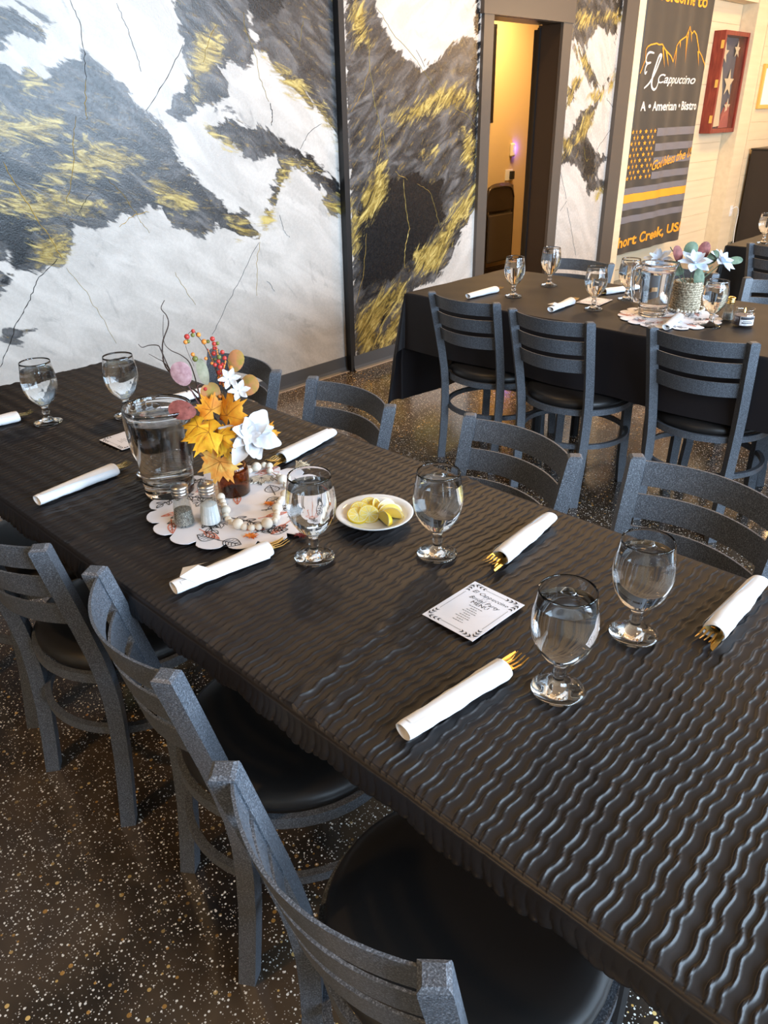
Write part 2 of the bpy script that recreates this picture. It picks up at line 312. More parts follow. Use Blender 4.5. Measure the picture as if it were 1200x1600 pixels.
def sd_poly(P, poly):
    """signed distance to a polygon, positive inside"""
    V = np.array(poly, float); n = len(V); d2 = np.full(len(P), 1e9); ins = np.zeros(len(P), bool)
    for i in range(n):
        a = V[i]; b = V[(i + 1) % n]; e = b - a; w_ = P - a
        tt = np.clip((w_ @ e) / max(e @ e, 1e-12), 0, 1)
        d2 = np.minimum(d2, ((w_ - tt[:, None] * e) ** 2).sum(1))
        cond = (a[1] <= P[:, 1]) != (b[1] <= P[:, 1])
        xs = a[0] + (P[:, 1] - a[1]) / (b[1] - a[1] if abs(b[1] - a[1]) > 1e-12 else 1e-12) * e[0]
        ins ^= cond & (P[:, 0] < xs)
    d = np.sqrt(d2); return np.where(ins, d, -d)

def make_mural(name, ang, gang):
    m_ = mat(name, (0.7, 0.68, 0.65), 0.25); t = NT(m_)
    c = t.coord('Object', (1, 1, 1))
    def streak(a, k):
        m1 = t.n('ShaderNodeMapping'); m1.inputs['Rotation'].default_value = (0, math.radians(a), 0); t.l(c, m1.inputs[0])
        m2 = t.n('ShaderNodeMapping'); m2.inputs['Scale'].default_value = (1, 1, k); t.l(m1.outputs[0], m2.inputs[0]); return m2.outputs[0]
    cs = streak(ang, 3.0); cg = streak(gang, 4.2)
    n_big = t.noise(c, 5.5, 5, 0.62, 0.6); n_br = t.noise(cs, 4.2, 6, 0.58, 1.1); n_st = t.noise(cg, 4.5, 7, 0.68, 2.0); n_fine = t.noise(c, 55, 4, 0.7)
    def mask(att, a1, a2, a3, off, soft):
        x = t.math('ADD', t.attr(att).outputs['Fac'], off)
        for nz, a in ((n_big, a1), (n_br, a2), (n_st, a3)):
            x = t.math('ADD', x, t.math('MULTIPLY', t.math('SUBTRACT', nz, 0.5), a))
        return t.math('MULTIPLY', x, 1.0 / soft, True)
    mk_d = mask('dark', 0.07, 0.20, 0.06, 0.0, 0.014)
    mk_b = mask('black', 0.10, 0.24, 0.10, 0.0, 0.025)
    mk_g = mask('gold', 0.06, 0.12, 0.28, 0.015, 0.05)
    cream = t.mix(t.ramp(t.noise(cs, 2.6, 3, 0.5, 1.2), [(0.40, (0, 0, 0)), (0.62, (1, 1, 1))]), (0.48, 0.45, 0.415), (0.585, 0.55, 0.51))
    cream = t.mix(t.ramp(t.noise(streak(-60, 2.2), 3.4, 5, 0.62, 1.8), [(0.60, (0, 0, 0)), (0.80, (1, 1, 1))]), cream, (0.28, 0.265, 0.25))
    grey = t.ramp(n_br, [(0.32, (0.014, 0.014, 0.015)), (0.50, (0.050, 0.049, 0.050)), (0.72, (0.17, 0.165, 0.165))])
    gold = t.ramp(n_st, [(0.38, (0.045, 0.032, 0.012)), (0.50, (0.26, 0.185, 0.045)), (0.64, (0.56, 0.44, 0.15))])
    glaze = t.ramp(t.noise(cg, 11, 8, 0.75, 0.6), [(0.56, (0, 0, 0)), (0.66, (0.75, 0.75, 0.75))])      # thin gold dragged through the dark paint
    col_ = t.mix(mk_d, cream, t.mix(glaze, grey, (0.30, 0.20, 0.05)))
    col_ = t.mix(mk_b, col_, (0.009, 0.009, 0.010))
    col_ = t.mix(mk_g, col_, gold)
    t.base(col_)
    t.rough(t.ramp(n_fine, [(0.3, (0.20, 0.20, 0.20)), (0.7, (0.34, 0.34, 0.34))]))
    t.bump(t.math('ADD', t.math('MULTIPLY', n_br, 0.7), t.math('MULTIPLY', t.noise(c, 130, 3), 0.25)), 0.35, 0.006)
    return m_
MURALS = {'A': make_mural('marbled_mural_left', -36, -16), 'B': make_mural('marbled_mural_middle', 30, 42), 'C': make_mural('marbled_mural_right', -50, 58)}

def mural_wall(name, key, x0, x1, z0, z1, y, thick, step=0.02):
    nx = int((x1 - x0) / step) + 2; nz = int((z1 - z0) / step) + 2
    X, Z = np.meshgrid(np.linspace(x0, x1, nx), np.linspace(z0, z1, nz), indexing='ij')
    P = np.stack([X, np.full_like(X, y), Z], -1)
    me = grid_mesh(name, P, MURALS[key], False)
    Q = np.stack([X.reshape(-1), Z.reshape(-1)], 1)
    for att, D in (('dark', DARK), ('black', BLACK), ('gold', GOLD_P)):
        f = np.full(len(Q), -0.4)
        for poly in D[key]: f = np.maximum(f, sd_poly(Q, poly))
        a = me.attributes.new(att, 'FLOAT', 'POINT'); a.data.foreach_set('value', np.clip(f, -0.4, 0.12).astype(np.float32))
    bm = bmesh.new(); bm.from_mesh(me)               # give the painted face its wall thickness
    vs = [bm.verts.new(q) for q in ((x0, y, z0), (x1, y, z0), (x1, y, z1), (x0, y, z1), (x0, y + thick, z0), (x1, y + thick, z0), (x1, y + thick, z1), (x0, y + thick, z1))]
    for f in ((4, 5, 6, 7), (0, 1, 5, 4), (1, 2, 6, 5), (2, 3, 7, 6), (3, 0, 4, 7)): bm.faces.new([vs[i] for i in f])
    lay = [bm.verts.layers.float[k] for k in ('dark', 'black', 'gold')]
    for q in vs:
        q[lay[0]] = 0.1; q[lay[1]] = 0.1; q[lay[2]] = -0.4
    bm.to_mesh(me); bm.free()
    return struct(link(name, me))
GOLD_P = GOLD_POLY
wallA = mural_wall('wall_back', 'A', -1.2, 2.117, 0, CEIL, 0.0, 0.15)
wallB = mural_wall('wall_back_middle', 'B', 2.117, 3.40, 0, CEIL, -0.04, 0.19)
wallC = mural_wall('wall_back_right', 'C', 4.34, 5.2, 0, CEIL, -0.04, 0.19)
PLASTER = mat('cream_plaster', (0.74, 0.63, 0.46), 0.6)
BLACKPAINT = mat('black_wall_paint', (0.012, 0.012, 0.013), 0.35)
struct(MB().box(-4, -1.2, 0.0, 0.15, 0, CEIL).build('wall_back_left', mat('dark_brown_paint', (0.06, 0.045, 0.035), 0.6)))
struct(MB().box(3.40, 4.34, -0.04, 0.15, 2.2, CEIL).build('wall_back_door', PLASTER))
struct(MB().box(2.075, 2.1165, -0.0435, -0.0006, 0, CEIL).build('trim_1', BLACKPAINT))   # black return where the middle wall stands proud

VB = mat('black_vein_paint', (0.016, 0.015, 0.015), 0.4); VG = mat('gold_vein_paint', (0.52, 0.36, 0.09), 0.35, metal=0.3)
for wl, cc, wd, pts in VEINS:
    yy = {'A': 0.0, 'B': -0.04, 'C': -0.04}[wl]; par = {'A': wallA, 'B': wallB, 'C': wallC}[wl]
    dense = []
    for (a, b), (a2, b2) in zip(pts[:-1], pts[1:]):
        for k in range(6):
            dense.append((a + (a2 - a) * k / 6 + rng.normal(0, 0.003), b + (b2 - b) * k / 6 + rng.normal(0, 0.003)))
    dense.append(pts[-1]); n = len(dense); mb = MB(); vs = []; fs = []
    for i, (a, b) in enumerate(dense):
        a0, b0 = dense[max(i - 1, 0)]; a1, b1 = dense[min(i + 1, n - 1)]
        L = math.hypot(a1 - a0, b1 - b0) or 1; nx_, nz_ = -(b1 - b0) / L, (a1 - a0) / L
        hw = wd * 0.5 * (0.25 + 0.9 * abs(math.sin(i * 1.7 + n)) * 0.6 + 0.2 * math.sin(PI * i / (n - 1)))
        vs += [(a - nx_ * hw, yy + 0.001, b - nz_ * hw), (a, yy - 0.0022, b), (a + nx_ * hw, yy + 0.001, b + nz_ * hw)]
        if i: k = 3 * i; fs += [(k - 3, k, k + 1, k - 2), (k - 2, k + 1, k + 2, k - 1)]
    mb.add(vs, fs).build('paint_vein', VB if cc == 'b' else VG, par)

COVE = mat('grey_cove_base', (0.075, 0.078, 0.085), 0.4)
CAULK = mat('pale_caulk', (0.45, 0.36, 0.30), 0.6)
def cove(name, x0, x1, y):
    prof = [(0, 0.10), (-0.004, 0.099), (-0.005, 0.03), (-0.009, 0.012), (-0.016, 0.004), (-0.02, 0.0), (0, 0)]
    o = struct(MB().add([(x, y + a, b) for x in (x0, x1) for a, b in prof], [tuple(range(7)), tuple(range(7, 14))[::-1]] + [(i, (i + 1) % 7, 7 + (i + 1) % 7, 7 + i) for i in range(7)]).build(name, COVE))
    MB().box(x0, x1, y - 0.027, y - 0.0195, 0, 0.003).build('caulk_line', CAULK, o)
cove('baseboard_left', -1.2, 2.09, -0.0006); cove('baseboard_middle', 2.10, 3.34, -0.0406); cove('baseboard_right', 4.42, 5.15, -0.0406)

FRAME = mat('taupe_door_frame', (0.085, 0.072, 0.062), 0.33)
DKJAMB = mat('dark_brown_jamb', (0.035, 0.024, 0.018), 0.4)
struct(MB().box(3.35, 3.456, -0.065, -0.0405, 0, 2.08).build('trim_2', FRAME))
struct(MB().box(4.289, 4.41, -0.065, -0.0405, 0, 2.08).build('trim_3', FRAME))
struct(MB().box(3.335, 4.425, -0.072, -0.0405, 2.08, 2.30).build('trim_4', FRAME))
jr = struct(MB().box(4.292, 4.335, -0.0403, 0.15, 0, 2.075).build('trim_5', DKJAMB))
MB().box(4.280, 4.2915, 0.13, 0.15, 0, 2.06).build('door_stop', BLACKPAINT, jr)
struct(MB().box(3.405, 3.453, -0.0403, 0.15, 0, 2.075).build('trim_6', DKJAMB))
struct(MB().box(3.456, 4.289, -0.0403, 0.15, 2.077, 2.195).build('trim_7', DKJAMB))
d1 = struct(thing('door_1', None, None)); 
MB().box(4.295, 4.335, 0.152, 0.19, 0.01, 2.05).build('door_edge', BLACKPAINT, d1)

# side room seen through the doorway
AMBER = mat('warm_cream_wall', (0.62, 0.47, 0.27), 0.7)
struct(MB().box(3.2, 6.6, 1.2, 1.3, 0, 2.6).build('wall_side_room', AMBER))
struct(MB().box(6.5, 6.6, 0.32, 1.2, 0, 2.6).build('wall_side_room_right', AMBER))
struct(MB().box(3.2, 3.3, 0.151, 1.2, 0, 2.6).build('wall_side_room_left', AMBER))
struct(MB().box(3.2, 6.6, 0.32, 1.3, 2.6, 2.7).build('ceiling_side_room', CEILM))

# post and niche with cream boards
struct(MB().box(5.16, 5.36, -0.075, -0.0405, 0, CEIL).build('trim_8', FRAME))
CREAM = mat('cream_shiplap', (0.78, 0.66, 0.46), 0.55)
t = NT(CREAM); c = t.coord('Object', (0.5, 6, 6)); t.base(t.ramp(t.noise(c, 3, 4), [(0.3, (0.72, 0.60, 0.41)), (0.7, (0.80, 0.68, 0.48))]))
struct(MB().box(5.3605, 5.50, -0.06, 0.15, 0, CEIL).build('trim_9', CREAM))
GAP = mat('board_gap', (0.45, 0.34, 0.20), 0.8)
nw = struct(MB().box(5.36, 8.0, 0.165, 0.25, 0, CEIL).build('wall_niche', GAP))
rw = struct(MB().box(8.27, 9.2, 0.012, 0.25, 0, CEIL).build('wall_back_far', GAP))
me1 = MB().box(0, 2.44, 0, 0.014, 0, 0.1785, bev=0.001).mesh('plank', CREAM); me2 = MB().box(0, 0.9, 0, 0.014, 0, 0.1785, bev=0.001).mesh('plank', CREAM)
for k in range(18):
    if k < 13:
        o = link('plank', me1, nw); o.location = (5.505, 0.15, 0.10 + k * 0.18)
    o = link('plank', me2, rw); o.location = (8.29, -0.003, 0.10 + k * 0.18)
struct(MB().box(5.505, 7.95, 0.135, 0.1495, 0, 0.098).build('baseboard_niche', CREAM))
struct(MB().box(5.505, 7.95, 0.0, 0.149, 2.44, CEIL).build('trim_10', CREAM))
struct(MB().box(7.9505, 8.255, -0.01, 0.25, 0, CEIL).build('trim_11', CREAM))

# the walls behind the photographer
struct(MB().box(-4.1, -4, WIN_Y, 0.15, 0, CEIL).build('wall_left', PLASTER))
struct(MB().box(9.2, 9.3, WIN_Y, 0.25, 0, CEIL).build('wall_right', PLASTER))
ww = MB(); xs = [-4.0] + [q for ab in WINDOWS for q in ab] + [9.2]
for k in range(0, len(xs), 2): ww.box(xs[k], xs[k + 1], WIN_Y - 0.1, WIN_Y, 0, CEIL)
for a, b in WINDOWS: ww.box(a, b, WIN_Y - 0.1, WIN_Y, 0, WIN_Z[0]); ww.box(a, b, WIN_Y - 0.1, WIN_Y, WIN_Z[1], CEIL)
struct(ww.build('wall_front', PLASTER))
WF = mat('black_window_frame', (0.03, 0.03, 0.03), 0.5)
for i, (a, b) in enumerate(WINDOWS):
    f = MB(); z0, z1 = WIN_Z
    for q in (a, (a + b) / 2 - 0.02, b - 0.04): f.box(q, q + 0.04, WIN_Y - 0.07, WIN_Y - 0.03, z0, z1)
    f.box(a, b, WIN_Y - 0.07, WIN_Y - 0.03, z0, z0 + 0.04); f.box(a, b, WIN_Y - 0.07, WIN_Y - 0.03, z1 - 0.04, z1)
    struct(f.build('window_%d' % (i + 1), WF))
LAMPR = mat('white_lamp_trim', (0.8, 0.8, 0.78), 0.5)
for x, y, pw in LAMPS:
    o = MB().lathe([(0.115, CEIL - 0.012), (0.15, CEIL - 0.012), (0.15, CEIL - 0.0005), (0.115, CEIL - 0.0005), (0.115, CEIL - 0.012)], 28).build('downlight_trim', LAMPR)
    o.location = (x, y, 0); struct(o)

GLOBE = mat('fill_globe_glow', (1, 0.9, 0.75), 0.4, emit=(1.0, 0.62, 0.28), estr=6.0)  # glow of the added fill globes
for i, (x, y, z, pw) in enumerate(FILL_GLOBES):
    pd = thing('added_fill_globe', ['added warm fill globe over the far end of the room', 'added warm fill globe nearest the right wall', 'added warm fill globe nearest the windows'][i], 'lamp', (x, y, CEIL), 0, 'added fill globes at the far end of the room')
    MB().ball((0, 0, z - CEIL), 0.11, 20, 12).build('globe', GLOBE, pd, True)
    MB().tube([(0, 0, z - CEIL + 0.108), (0, 0, -0.03)], 0.006, 8).build('cable', BLACKMETAL, pd); MB().lathe([(0, -0.03), (0.05, -0.03), (0.055, -0.001), (0, -0.001)], 20).build('canopy', BLACKMETAL, pd, 40)
    d = bpy.data.lights.new('added_fill_light', 'POINT'); d.energy = pw; d.color = WARM; d.shadow_soft_size = 0.14
    o = bpy.data.objects.new('added_fill_light', d); COL.objects.link(o); o.parent = pd; o.location = (0, 0, z - CEIL - 0.26)
# ------------------------------------------------------------------ tables
def folding_table(label, x0, x1, y0, y1, z):
    cx, cy = (x0 + x1) / 2, (y0 + y1) / 2
    T = thing('banquet_table', label, 'table', (cx, cy, 0))
    hx, hy = (x1 - x0) / 2, (y1 - y0) / 2
    MB().box(-hx, hx, -hy, hy, z - 0.03, z, bev=0.006).build('tabletop', DARKWOOD, T)
    for sy in (-0.55, 0.55):
        for sx in (-0.3, 0.3):
            MB().tube([(sx * hx * 1.6, sy * hy, 0), (sx * hx * 1.6, sy * hy, z - 0.031)], 0.022, 10).build('leg', BLACKMETAL, T)
        MB().box(-hx * 0.6, hx * 0.6, sy * hy - 0.012, sy * hy + 0.012, 0.30, 0.325).build('stretcher', BLACKMETAL, T)
    return T
folding_table('long table hidden under the rippled black cover in front', -0.79, -0.015, -4.07, -1.06, 0.742)
folding_table('table under the smooth black tablecloth in the middle of the room', 1.50, 2.28, -3.9, -1.10, 0.742)
folding_table('table under the dark draped cloth at far right', 3.86, 4.60, -3.6, -1.70, 0.742)

CLOTH = mat('black_satin_cloth', (0.0125, 0.0105, 0.0112), 0.44, spec=0.5)
t = NT(CLOTH); c = t.coord('Object', (1, 3, 1)); t.bump(t.noise(c, 240, 3), 0.08, 0.001)

def hump(f, c, wf, wn):
    """sharp crest at c: steep on the far side (smaller f), easing off on the near side"""
    d = f - c; d = d - np.round(d)
    return np.where(d < 0, np.exp(-(d / wf) ** 2), 0.62 * np.exp(-(d / wn) ** 2) + 0.38 * np.clip(1 - d / 0.36, 0, 1) ** 1.3)
def wob(x, y):
    return 0.0023 * np.sin(2 * PI * x / 0.044 + 1.2 * np.sin(y * 3.1) + y * 3) + 0.006 * np.sin(2 * PI * x / 0.37 + y * 3) + 0.0005 * np.sin(2 * PI * x / 0.027 + y * 20)
def ripple(x, y):
    q = -(y + wob(x, y)) / 0.031 + 0.15 * np.sin(y * 7.3)
    f = q - np.floor(q)
    k = 0.9 + 0.2 * np.sin(y * 2.3 + x * 4)
    return k * (0.0037 * hump(f, 0.20, 0.036, 0.075) + 0.0030 * hump(f, 0.62 + 0.05 * np.sin(x * 9 + y * 4), 0.032, 0.060))
XL, XR, YF, YN, TZ = -0.805, 0.0, -1.04, -4.09, 0.7465
ys = np.concatenate([np.arange(YF, -2.3, -0.0016), np.arange(-2.3, -2.75, -0.0010), np.arange(-2.75, -3.68, -0.00072), np.arange(-3.68, YN - 0.001, -0.0022)])
skl = np.linspace(0.050, 0.0, 13)
cols = [('L', s) for s in skl] + [('T', x) for x in np.linspace(XL + 0.001, XR - 0.001, 150)] + [('R', s) for s in skl[::-1]]
P = np.zeros((len(ys), len(cols), 3))
ridge = [(-2.66, 0.10, 0.0055, 0.013), (-2.70, 0.12, 0.004, 0.010), (-2.86, 0.16, 0.006, 0.014), (-2.91, 0.16, 0.0045, 0.012), (-1.83, 0.05, 0.004, 0.012), (-2.20, 0.02, 0.003, 0.012), (-3.42, 0.2, 0.004, 0.02), (-3.60, 0.35, 0.006, 0.025), (-1.55, -0.05, 0.004, 0.02)]
for j, (k, a) in enumerate(cols):
    if k == 'T':
        z = TZ + ripple(a, ys) * np.clip(min(a - XL, XR - a) / 0.015, 0.25, 1)
        for y0, sl, hh, wd in ridge:
            along = np.clip(0.45 + 0.75 * np.sin(a * 5.3 + y0 * 9), 0, 1)
            z = z + hh * along * np.exp(-((ys - y0 - sl * (a + 0.4) + 0.004 * np.sin(a * 60)) / wd) ** 2)
        P[:, j] = np.stack([np.full_like(ys, a), ys, z], 1)
    else:
        sg = -1 if k == 'L' else 1
        q = -(ys + 0.0035 * np.sin(2 * PI * a / 0.045 + ys * 5)) / 0.031 + 0.15 * np.sin(ys * 7.3); fr = q - np.floor(q)
        rp = 0.62 * np.abs(np.sin(PI * (fr - 0.20))) ** 0.5 * (fr * 0 + 1) + 0.38 * np.abs(np.sin(PI * (fr - 0.64))) ** 0.5      # puffed pleats pinched at each ripple crest
        rp = rp * (0.8 + 0.3 * np.sin(ys * 19 + 1))
        hem = 0.046 + 0.005 * np.sin(ys * 2 * PI / 0.12 + np.sin(ys * 11)) + 0.006 * rp
        d = 0.001 + a / 0.050 * hem
        off = 0.0015 + 0.0085 * rp * min(a / 0.034, 1) ** 1.3 + 0.003 * math.sin(PI * min(a / 0.050, 1) * 0.72) - (0.012 if a > 0.048 else 0)
        if a < 1e-6: off = np.full_like(ys, -0.0028); d = np.full_like(ys, 0.0085)
        P[:, j] = np.stack([(XL if sg < 0 else XR) + sg * off, ys, TZ - d], 1)
for end, idx in ((1, 0), (-1, -1)):                        # the two short ends hang down a little too
    rows = []
    for e in (0.006, 0.025, 0.045):
        q = P[idx].copy(); q[:, 1] += end * 0.006; q[:, 2] = np.minimum(q[:, 2], TZ - e); rows.append(q)
    P = np.concatenate([np.array(rows)[::-1], P]) if end == 1 else np.concatenate([P, np.array(rows)])
o = link('tablecloth', grid_mesh('tablecloth', P, CLOTH)); tag(o, 'black rippled fabric table cover stretched over the long front table', 'tablecloth')

PLAIN = mat('plain_black_cloth', (0.0125, 0.0105, 0.0125), 0.55, spec=0.35)
t = NT(PLAIN); c = t.coord('Object'); t.bump(t.noise(c, 500, 2), 0.1, 0.0006)
VELVET = mat('black_velvet_cloth', (0.008, 0.008, 0.009), 0.45, spec=0.4)
def drape(name, x0, x1, y0, y1, z, ox, oy, material, amp, kf, wrinkle, step=0.02):
    sx = np.unique(np.concatenate([np.arange(x0 - ox, x0, step), [x0 + .001, x0 - .004, x1 - .001, x1 + .004], np.linspace(x0, x1, int((x1 - x0) / step) + 1), np.arange(x1 + ox, x1, -step)]))
    sy = np.unique(np.concatenate([np.arange(y0 - oy, y0, step), [y0 + .001, y0 - .004, y1 - .001, y1 + .004], np.linspace(y0, y1, int((y1 - y0) / step) + 1), np.arange(y1 + oy, y1, -step)]))
    SX, SY = np.meshgrid(sx, sy, indexing='ij')
    dx = np.maximum(np.maximum(x0 - SX, SX - x1), 0); dy = np.maximum(np.maximum(y0 - SY, SY - y1), 0)
    gx = np.where(SX < x0, -1, 1); gy = np.where(SY < y0, -1, 1)
    rho = np.hypot(dx, dy); phi = np.arctan2(dy, dx)
    fold_x = amp * np.clip(dx / 0.25, 0, 1.4) * (np.sin(SY * kf + 1.3 * np.sin(SY * 3.1)) + 0.6) + 0.004 * (dx > 0)
    fold_y = amp * np.clip(dy / 0.25, 0, 1.4) * (np.sin(SX * kf + 1.1) + 0.6) + 0.004 * (dy > 0)
    cor = 0.20 * rho * np.sin(2 * phi) * (1 + 0.25 * np.sin(6 * phi))
    offx = np.where(dy > 0, fold_x * np.cos(phi) + cor * np.cos(phi) * 0.9 + 0.004, fold_x); offy = np.where(dx > 0, fold_y * np.sin(phi) + cor * np.sin(phi) * 0.9 + 0.004, fold_y)
    offx = np.where(dx > 0, offx, 0); offy = np.where(dy > 0, offy, 0)
    drop = np.sqrt(np.maximum(rho ** 2 - (0.55 * cor) ** 2, 0))
    X = np.clip(SX, x0, x1) + gx * offx; Y = np.clip(SY, y0, y1) + gy * offy
    top = wrinkle * (np.sin(SX * 23 + 2 * np.sin(SY * 5)) * np.sin(SY * 9 + SX * 6) + 0.6 * np.sin(SX * 11 - SY * 31))
    Z = z - drop + np.where(rho > 0, 0, top)
    return link(name, grid_mesh(name, np.stack([X, Y, Z], -1), material))
cb = drape('tablecloth', 1.48, 2.30, -3.92, -1.08, 0.746, 0.272, 0.55, PLAIN, 0.012, 9.0, 0.0013)
tag(cb, 'smooth plain black tablecloth hanging in folds over the middle table', 'tablecloth')
cc_ = drape('tablecloth', 3.84, 4.62, -3.62, -1.68, 0.746, 0.55, 0.55, VELVET, 0.014, 34.0, 0.001)
tag(cc_, 'black cloth with close vertical folds on the table at far right', 'tablecloth')

# ------------------------------------------------------------------ chairs
PROF = [(0.0, -.215, .155), (.10, -.203, .155), (.20, -.193, .157), (.30, -.188, .159), (.38, -.188, .161), (.45, -.195, .164), (.52, -.207, .167), (.60, -.224, .170), (.68, -.243, .173), (.76, -.262, .176), (.80, -.2715, .1778), (.808, -.2735, .178), (.812, -.2742, .178)]
def post_at(z):
    zs = [q[0] for q in PROF]
    return np.interp(z, zs, [q[1] for q in PROF]), np.interp(z, zs, [q[2] for q in PROF])
def make_chair():
    T = thing('ladder_back_chair', 'x', 'chair')
    h = 0.0172
    sec = [(-h, -h), (h, -h), (h, h), (-h, h)]
    for sg in (1, -1):
        rad = Vector((-0.72, sg * 0.69, 0)).normalized(); tan = Vector((rad.y, -rad.x, 0))
        MB().sweep([(x, sg * y, z) for z, x, y in PROF], sec, frames=[(tan, rad)] * len(PROF), scale=[1] * (len(PROF) - 2) + [0.97, 0.66]).build('rear_leg', METAL, T)
    for sg in (1, -1):
        rad = Vector((0.72, sg * 0.69, 0)).normalized(); tan = Vector((rad.y, -rad.x, 0))
        MB().sweep([(.160, sg * .176, 0), (.160, sg * .168, .12), (.160, sg * .163, .41)], sec, frames=[(tan, rad)] * 3).build('front_leg', METAL, T)
    for zc in (0.776, 0.699, 0.622):
        vs = []; fs = []; n = 15; ht = 0.0285; th = 0.0025
        for i in range(n):
            u = -1 + 2 * i / (n - 1)
            for dz in (-ht, ht):
                px, py = post_at(zc + dz)
                x = px - 0.052 * (1 - u * u) + 0.002; y = u * (py - 0.012)
                nx_ = 1.0; ny_ = 0.10 * u * 0.9
                vs += [(x - th * nx_, y - th * ny_, zc + dz), (x + th * nx_, y + th * ny_, zc + dz)]
            if i:
                k = 4 * i; j = k - 4
                fs += [(j, k, k + 2, j + 2), (j + 1, j + 3, k + 3, k + 1), (j + 2, k + 2, k + 3, j + 3), (j, j + 1, k + 1, k)]
        fs += [(0, 2, 3, 1), (4 * n - 4, 4 * n - 3, 4 * n - 1, 4 * n - 2)]
        MB().add(vs, fs).build('slat', METAL, T, 40)
    def ring(r, zc, hh, th, n=44):
        return MB().sweep([(r * math.cos(2 * PI * i / n), r * math.sin(2 * PI * i / n), zc) for i in range(n)], [(-th, -hh), (th, -hh), (th, hh), (-th, hh)], closed=True)
    ring(0.224, 0.412, 0.0125, 0.0065).build('seat_ring', METAL, T, 40)
    ring(0.226, 0.262, 0.010, 0.0075).build('footrest_ring', METAL, T, 40)
    MB().lathe([(0, 0.408), (0.205, 0.408), (0.214, 0.4255), (0.219, 0.432), (0.220, 0.442), (0.214, 0.454), (0.198, 0.463), (0.16, 0.4675), (0.08, 0.469), (0, 0.4695)], 40).build('seat_cushion', VINYL, T, True)
    return T
proto = make_chair(); used = [False]
def place_chair(mx, my, deg, label, group):
    """mx,my: middle of the two post tops on plan; deg: direction the seat faces"""
    a = math.radians(deg)
    loc = (mx + 0.274 * math.cos(a), my + 0.274 * math.sin(a), 0)
    if not used[0]:
        used[0] = True; proto.location = loc; proto.rotation_euler = (0, 0, a); tag(proto, label, None, group); return proto
    return dup(proto, label, loc, a, group)
G1 = 'chairs on the near side of the long front table'
place_chair(-0.985, -3.186, -2.5, 'nearest charcoal ladder-back chair, cut off by the bottom edge of the picture', G1)
place_chair(-0.891, -2.622, -11.6, 'charcoal ladder-back chair with black round seat, second from the camera on the open floor side', G1)
place_chair(-0.913, -2.118, 8.5, 'charcoal ladder-back chair, third from the camera, slats cut by the left edge', G1)
place_chair(-0.905, -1.608, 2, 'charcoal chair of which only a dark leg shows at the left edge', G1)
G2 = 'chairs on the far side of the long front table'
place_chair(0.125, -1.585, 178, 'charcoal chair back partly hidden behind the orange leaf and flower arrangement', G2)
place_chair(0.136, -2.078, 175.3, 'charcoal chair back rising behind the tilted white napkin roll beside the flowers', G2)
place_chair(0.183, -2.640, 171.1, 'charcoal chair back behind the lemon plate and goblet, middle of the far side', G2)
place_chair(0.232, -3.100, 174, 'charcoal chair back at the right edge, behind the rightmost goblet', G2)
G3 = 'chairs on the near side of the middle table'
place_chair(1.335, -1.543, 0, 'charcoal ladder-back chair at the middle table, leftmost of the three, nearest the mural', G3)
place_chair(1.291, -2.012, 0, 'charcoal ladder-back chair at the middle table, centre of the three', G3)
place_chair(1.385, -2.578, 4, 'charcoal ladder-back chair at the middle table, rightmost of the three, below the candle jar', G3)
G4 = 'chairs on the far side of the middle table'
place_chair(2.46, -1.448, 180, 'charcoal chair top just above the far edge of the middle table, near the doorway', G4)
place_chair(2.53, -1.968, 178, 'charcoal chair post half hidden behind the woven vase of blue flowers', G4)
place_chair(2.52, -2.485, 182, 'charcoal ladder-back chair behind the candle jar at the right edge', G4)
place_chair(3.56, -2.10, 0, 'charcoal ladder-back chair at the far right draped table', 'chairs at the far right table')
# ------------------------------------------------------------------ goblets
TOP = 0.7515       # cloth surface of the front table
TOPB = 0.748       # cloth surface of the other tables
G_OUT = [(0, 0), (.0385, 0), (.0400, .0015), (.0395, .0035), (.030, .0065), (.016, .011), (.0095, .018), (.0080, .024), (.0098, .029), (.0108, .033), (.0095, .037), (.0085, .043), (.0105, .050), (.0175, .0565), (.0290, .067), (.0395, .083), (.0462, .102), (.0482, .120), (.0472, .138), (.0440, .158), (.0418, .174), (.0414, .178)]
G_IN = [(.0408, .1795), (.0400, .178), (.0404, .174), (.0425, .158), (.0456, .138), (.0466, .120), (.0446, .103), (.0378, .085), (.0270, .0695), (.0150, .0605), (0, .0575)]
def water_prof(level, inner, grow=0.00025):
    pts = sorted([(z, r) for r, z in inner if z <= level])
    zs = [z for r, z in inner][::-1]; rs = [r for r, z in inner][::-1]
    rl = float(np.interp(level, zs, rs))
    out = [(0, pts[0][0] - grow)] + [(r + grow, z) for z, r in pts[1:]] + [(rl + grow, level - 0.0006), (rl - 0.002, level), (0, level)]
    return out
def make_goblet():
    T = thing('water_goblet', 'x', 'goblet')
    MB().lathe(G_OUT + G_IN, 40).build('glass', GLASS, T, True)
    MB().lathe(water_prof(0.157, G_IN), 40).build('water', WATER, T, 50)
    return T
gob = make_goblet(); gob_used = [False]
def place_goblet(x, y, z, label, group):
    if not gob_used[0]:
        gob_used[0] = True; gob.location = (x, y, z); tag(gob, label, None, group); return
    dup(gob, label, (x, y, z), random.uniform(0, 6), group)
GG = 'water goblets on the long front table'
place_goblet(-0.509, -3.196, TOP, 'stemmed goblet full of water beside the menu card, nearest to the camera', GG)
place_goblet(-0.305, -3.213, TOP, 'stemmed goblet full of water at right, in front of the rightmost chair back', GG)
place_goblet(-0.325, -2.803, TOP, 'stemmed water goblet to the right of the lemon plate', GG)
place_goblet(-0.497, -2.633, TOP, 'stemmed water goblet between the leaf doily and the lemon plate', GG)
place_goblet(-0.497, -2.040, TOP, 'water goblet standing half hidden behind the glass pitcher', GG)
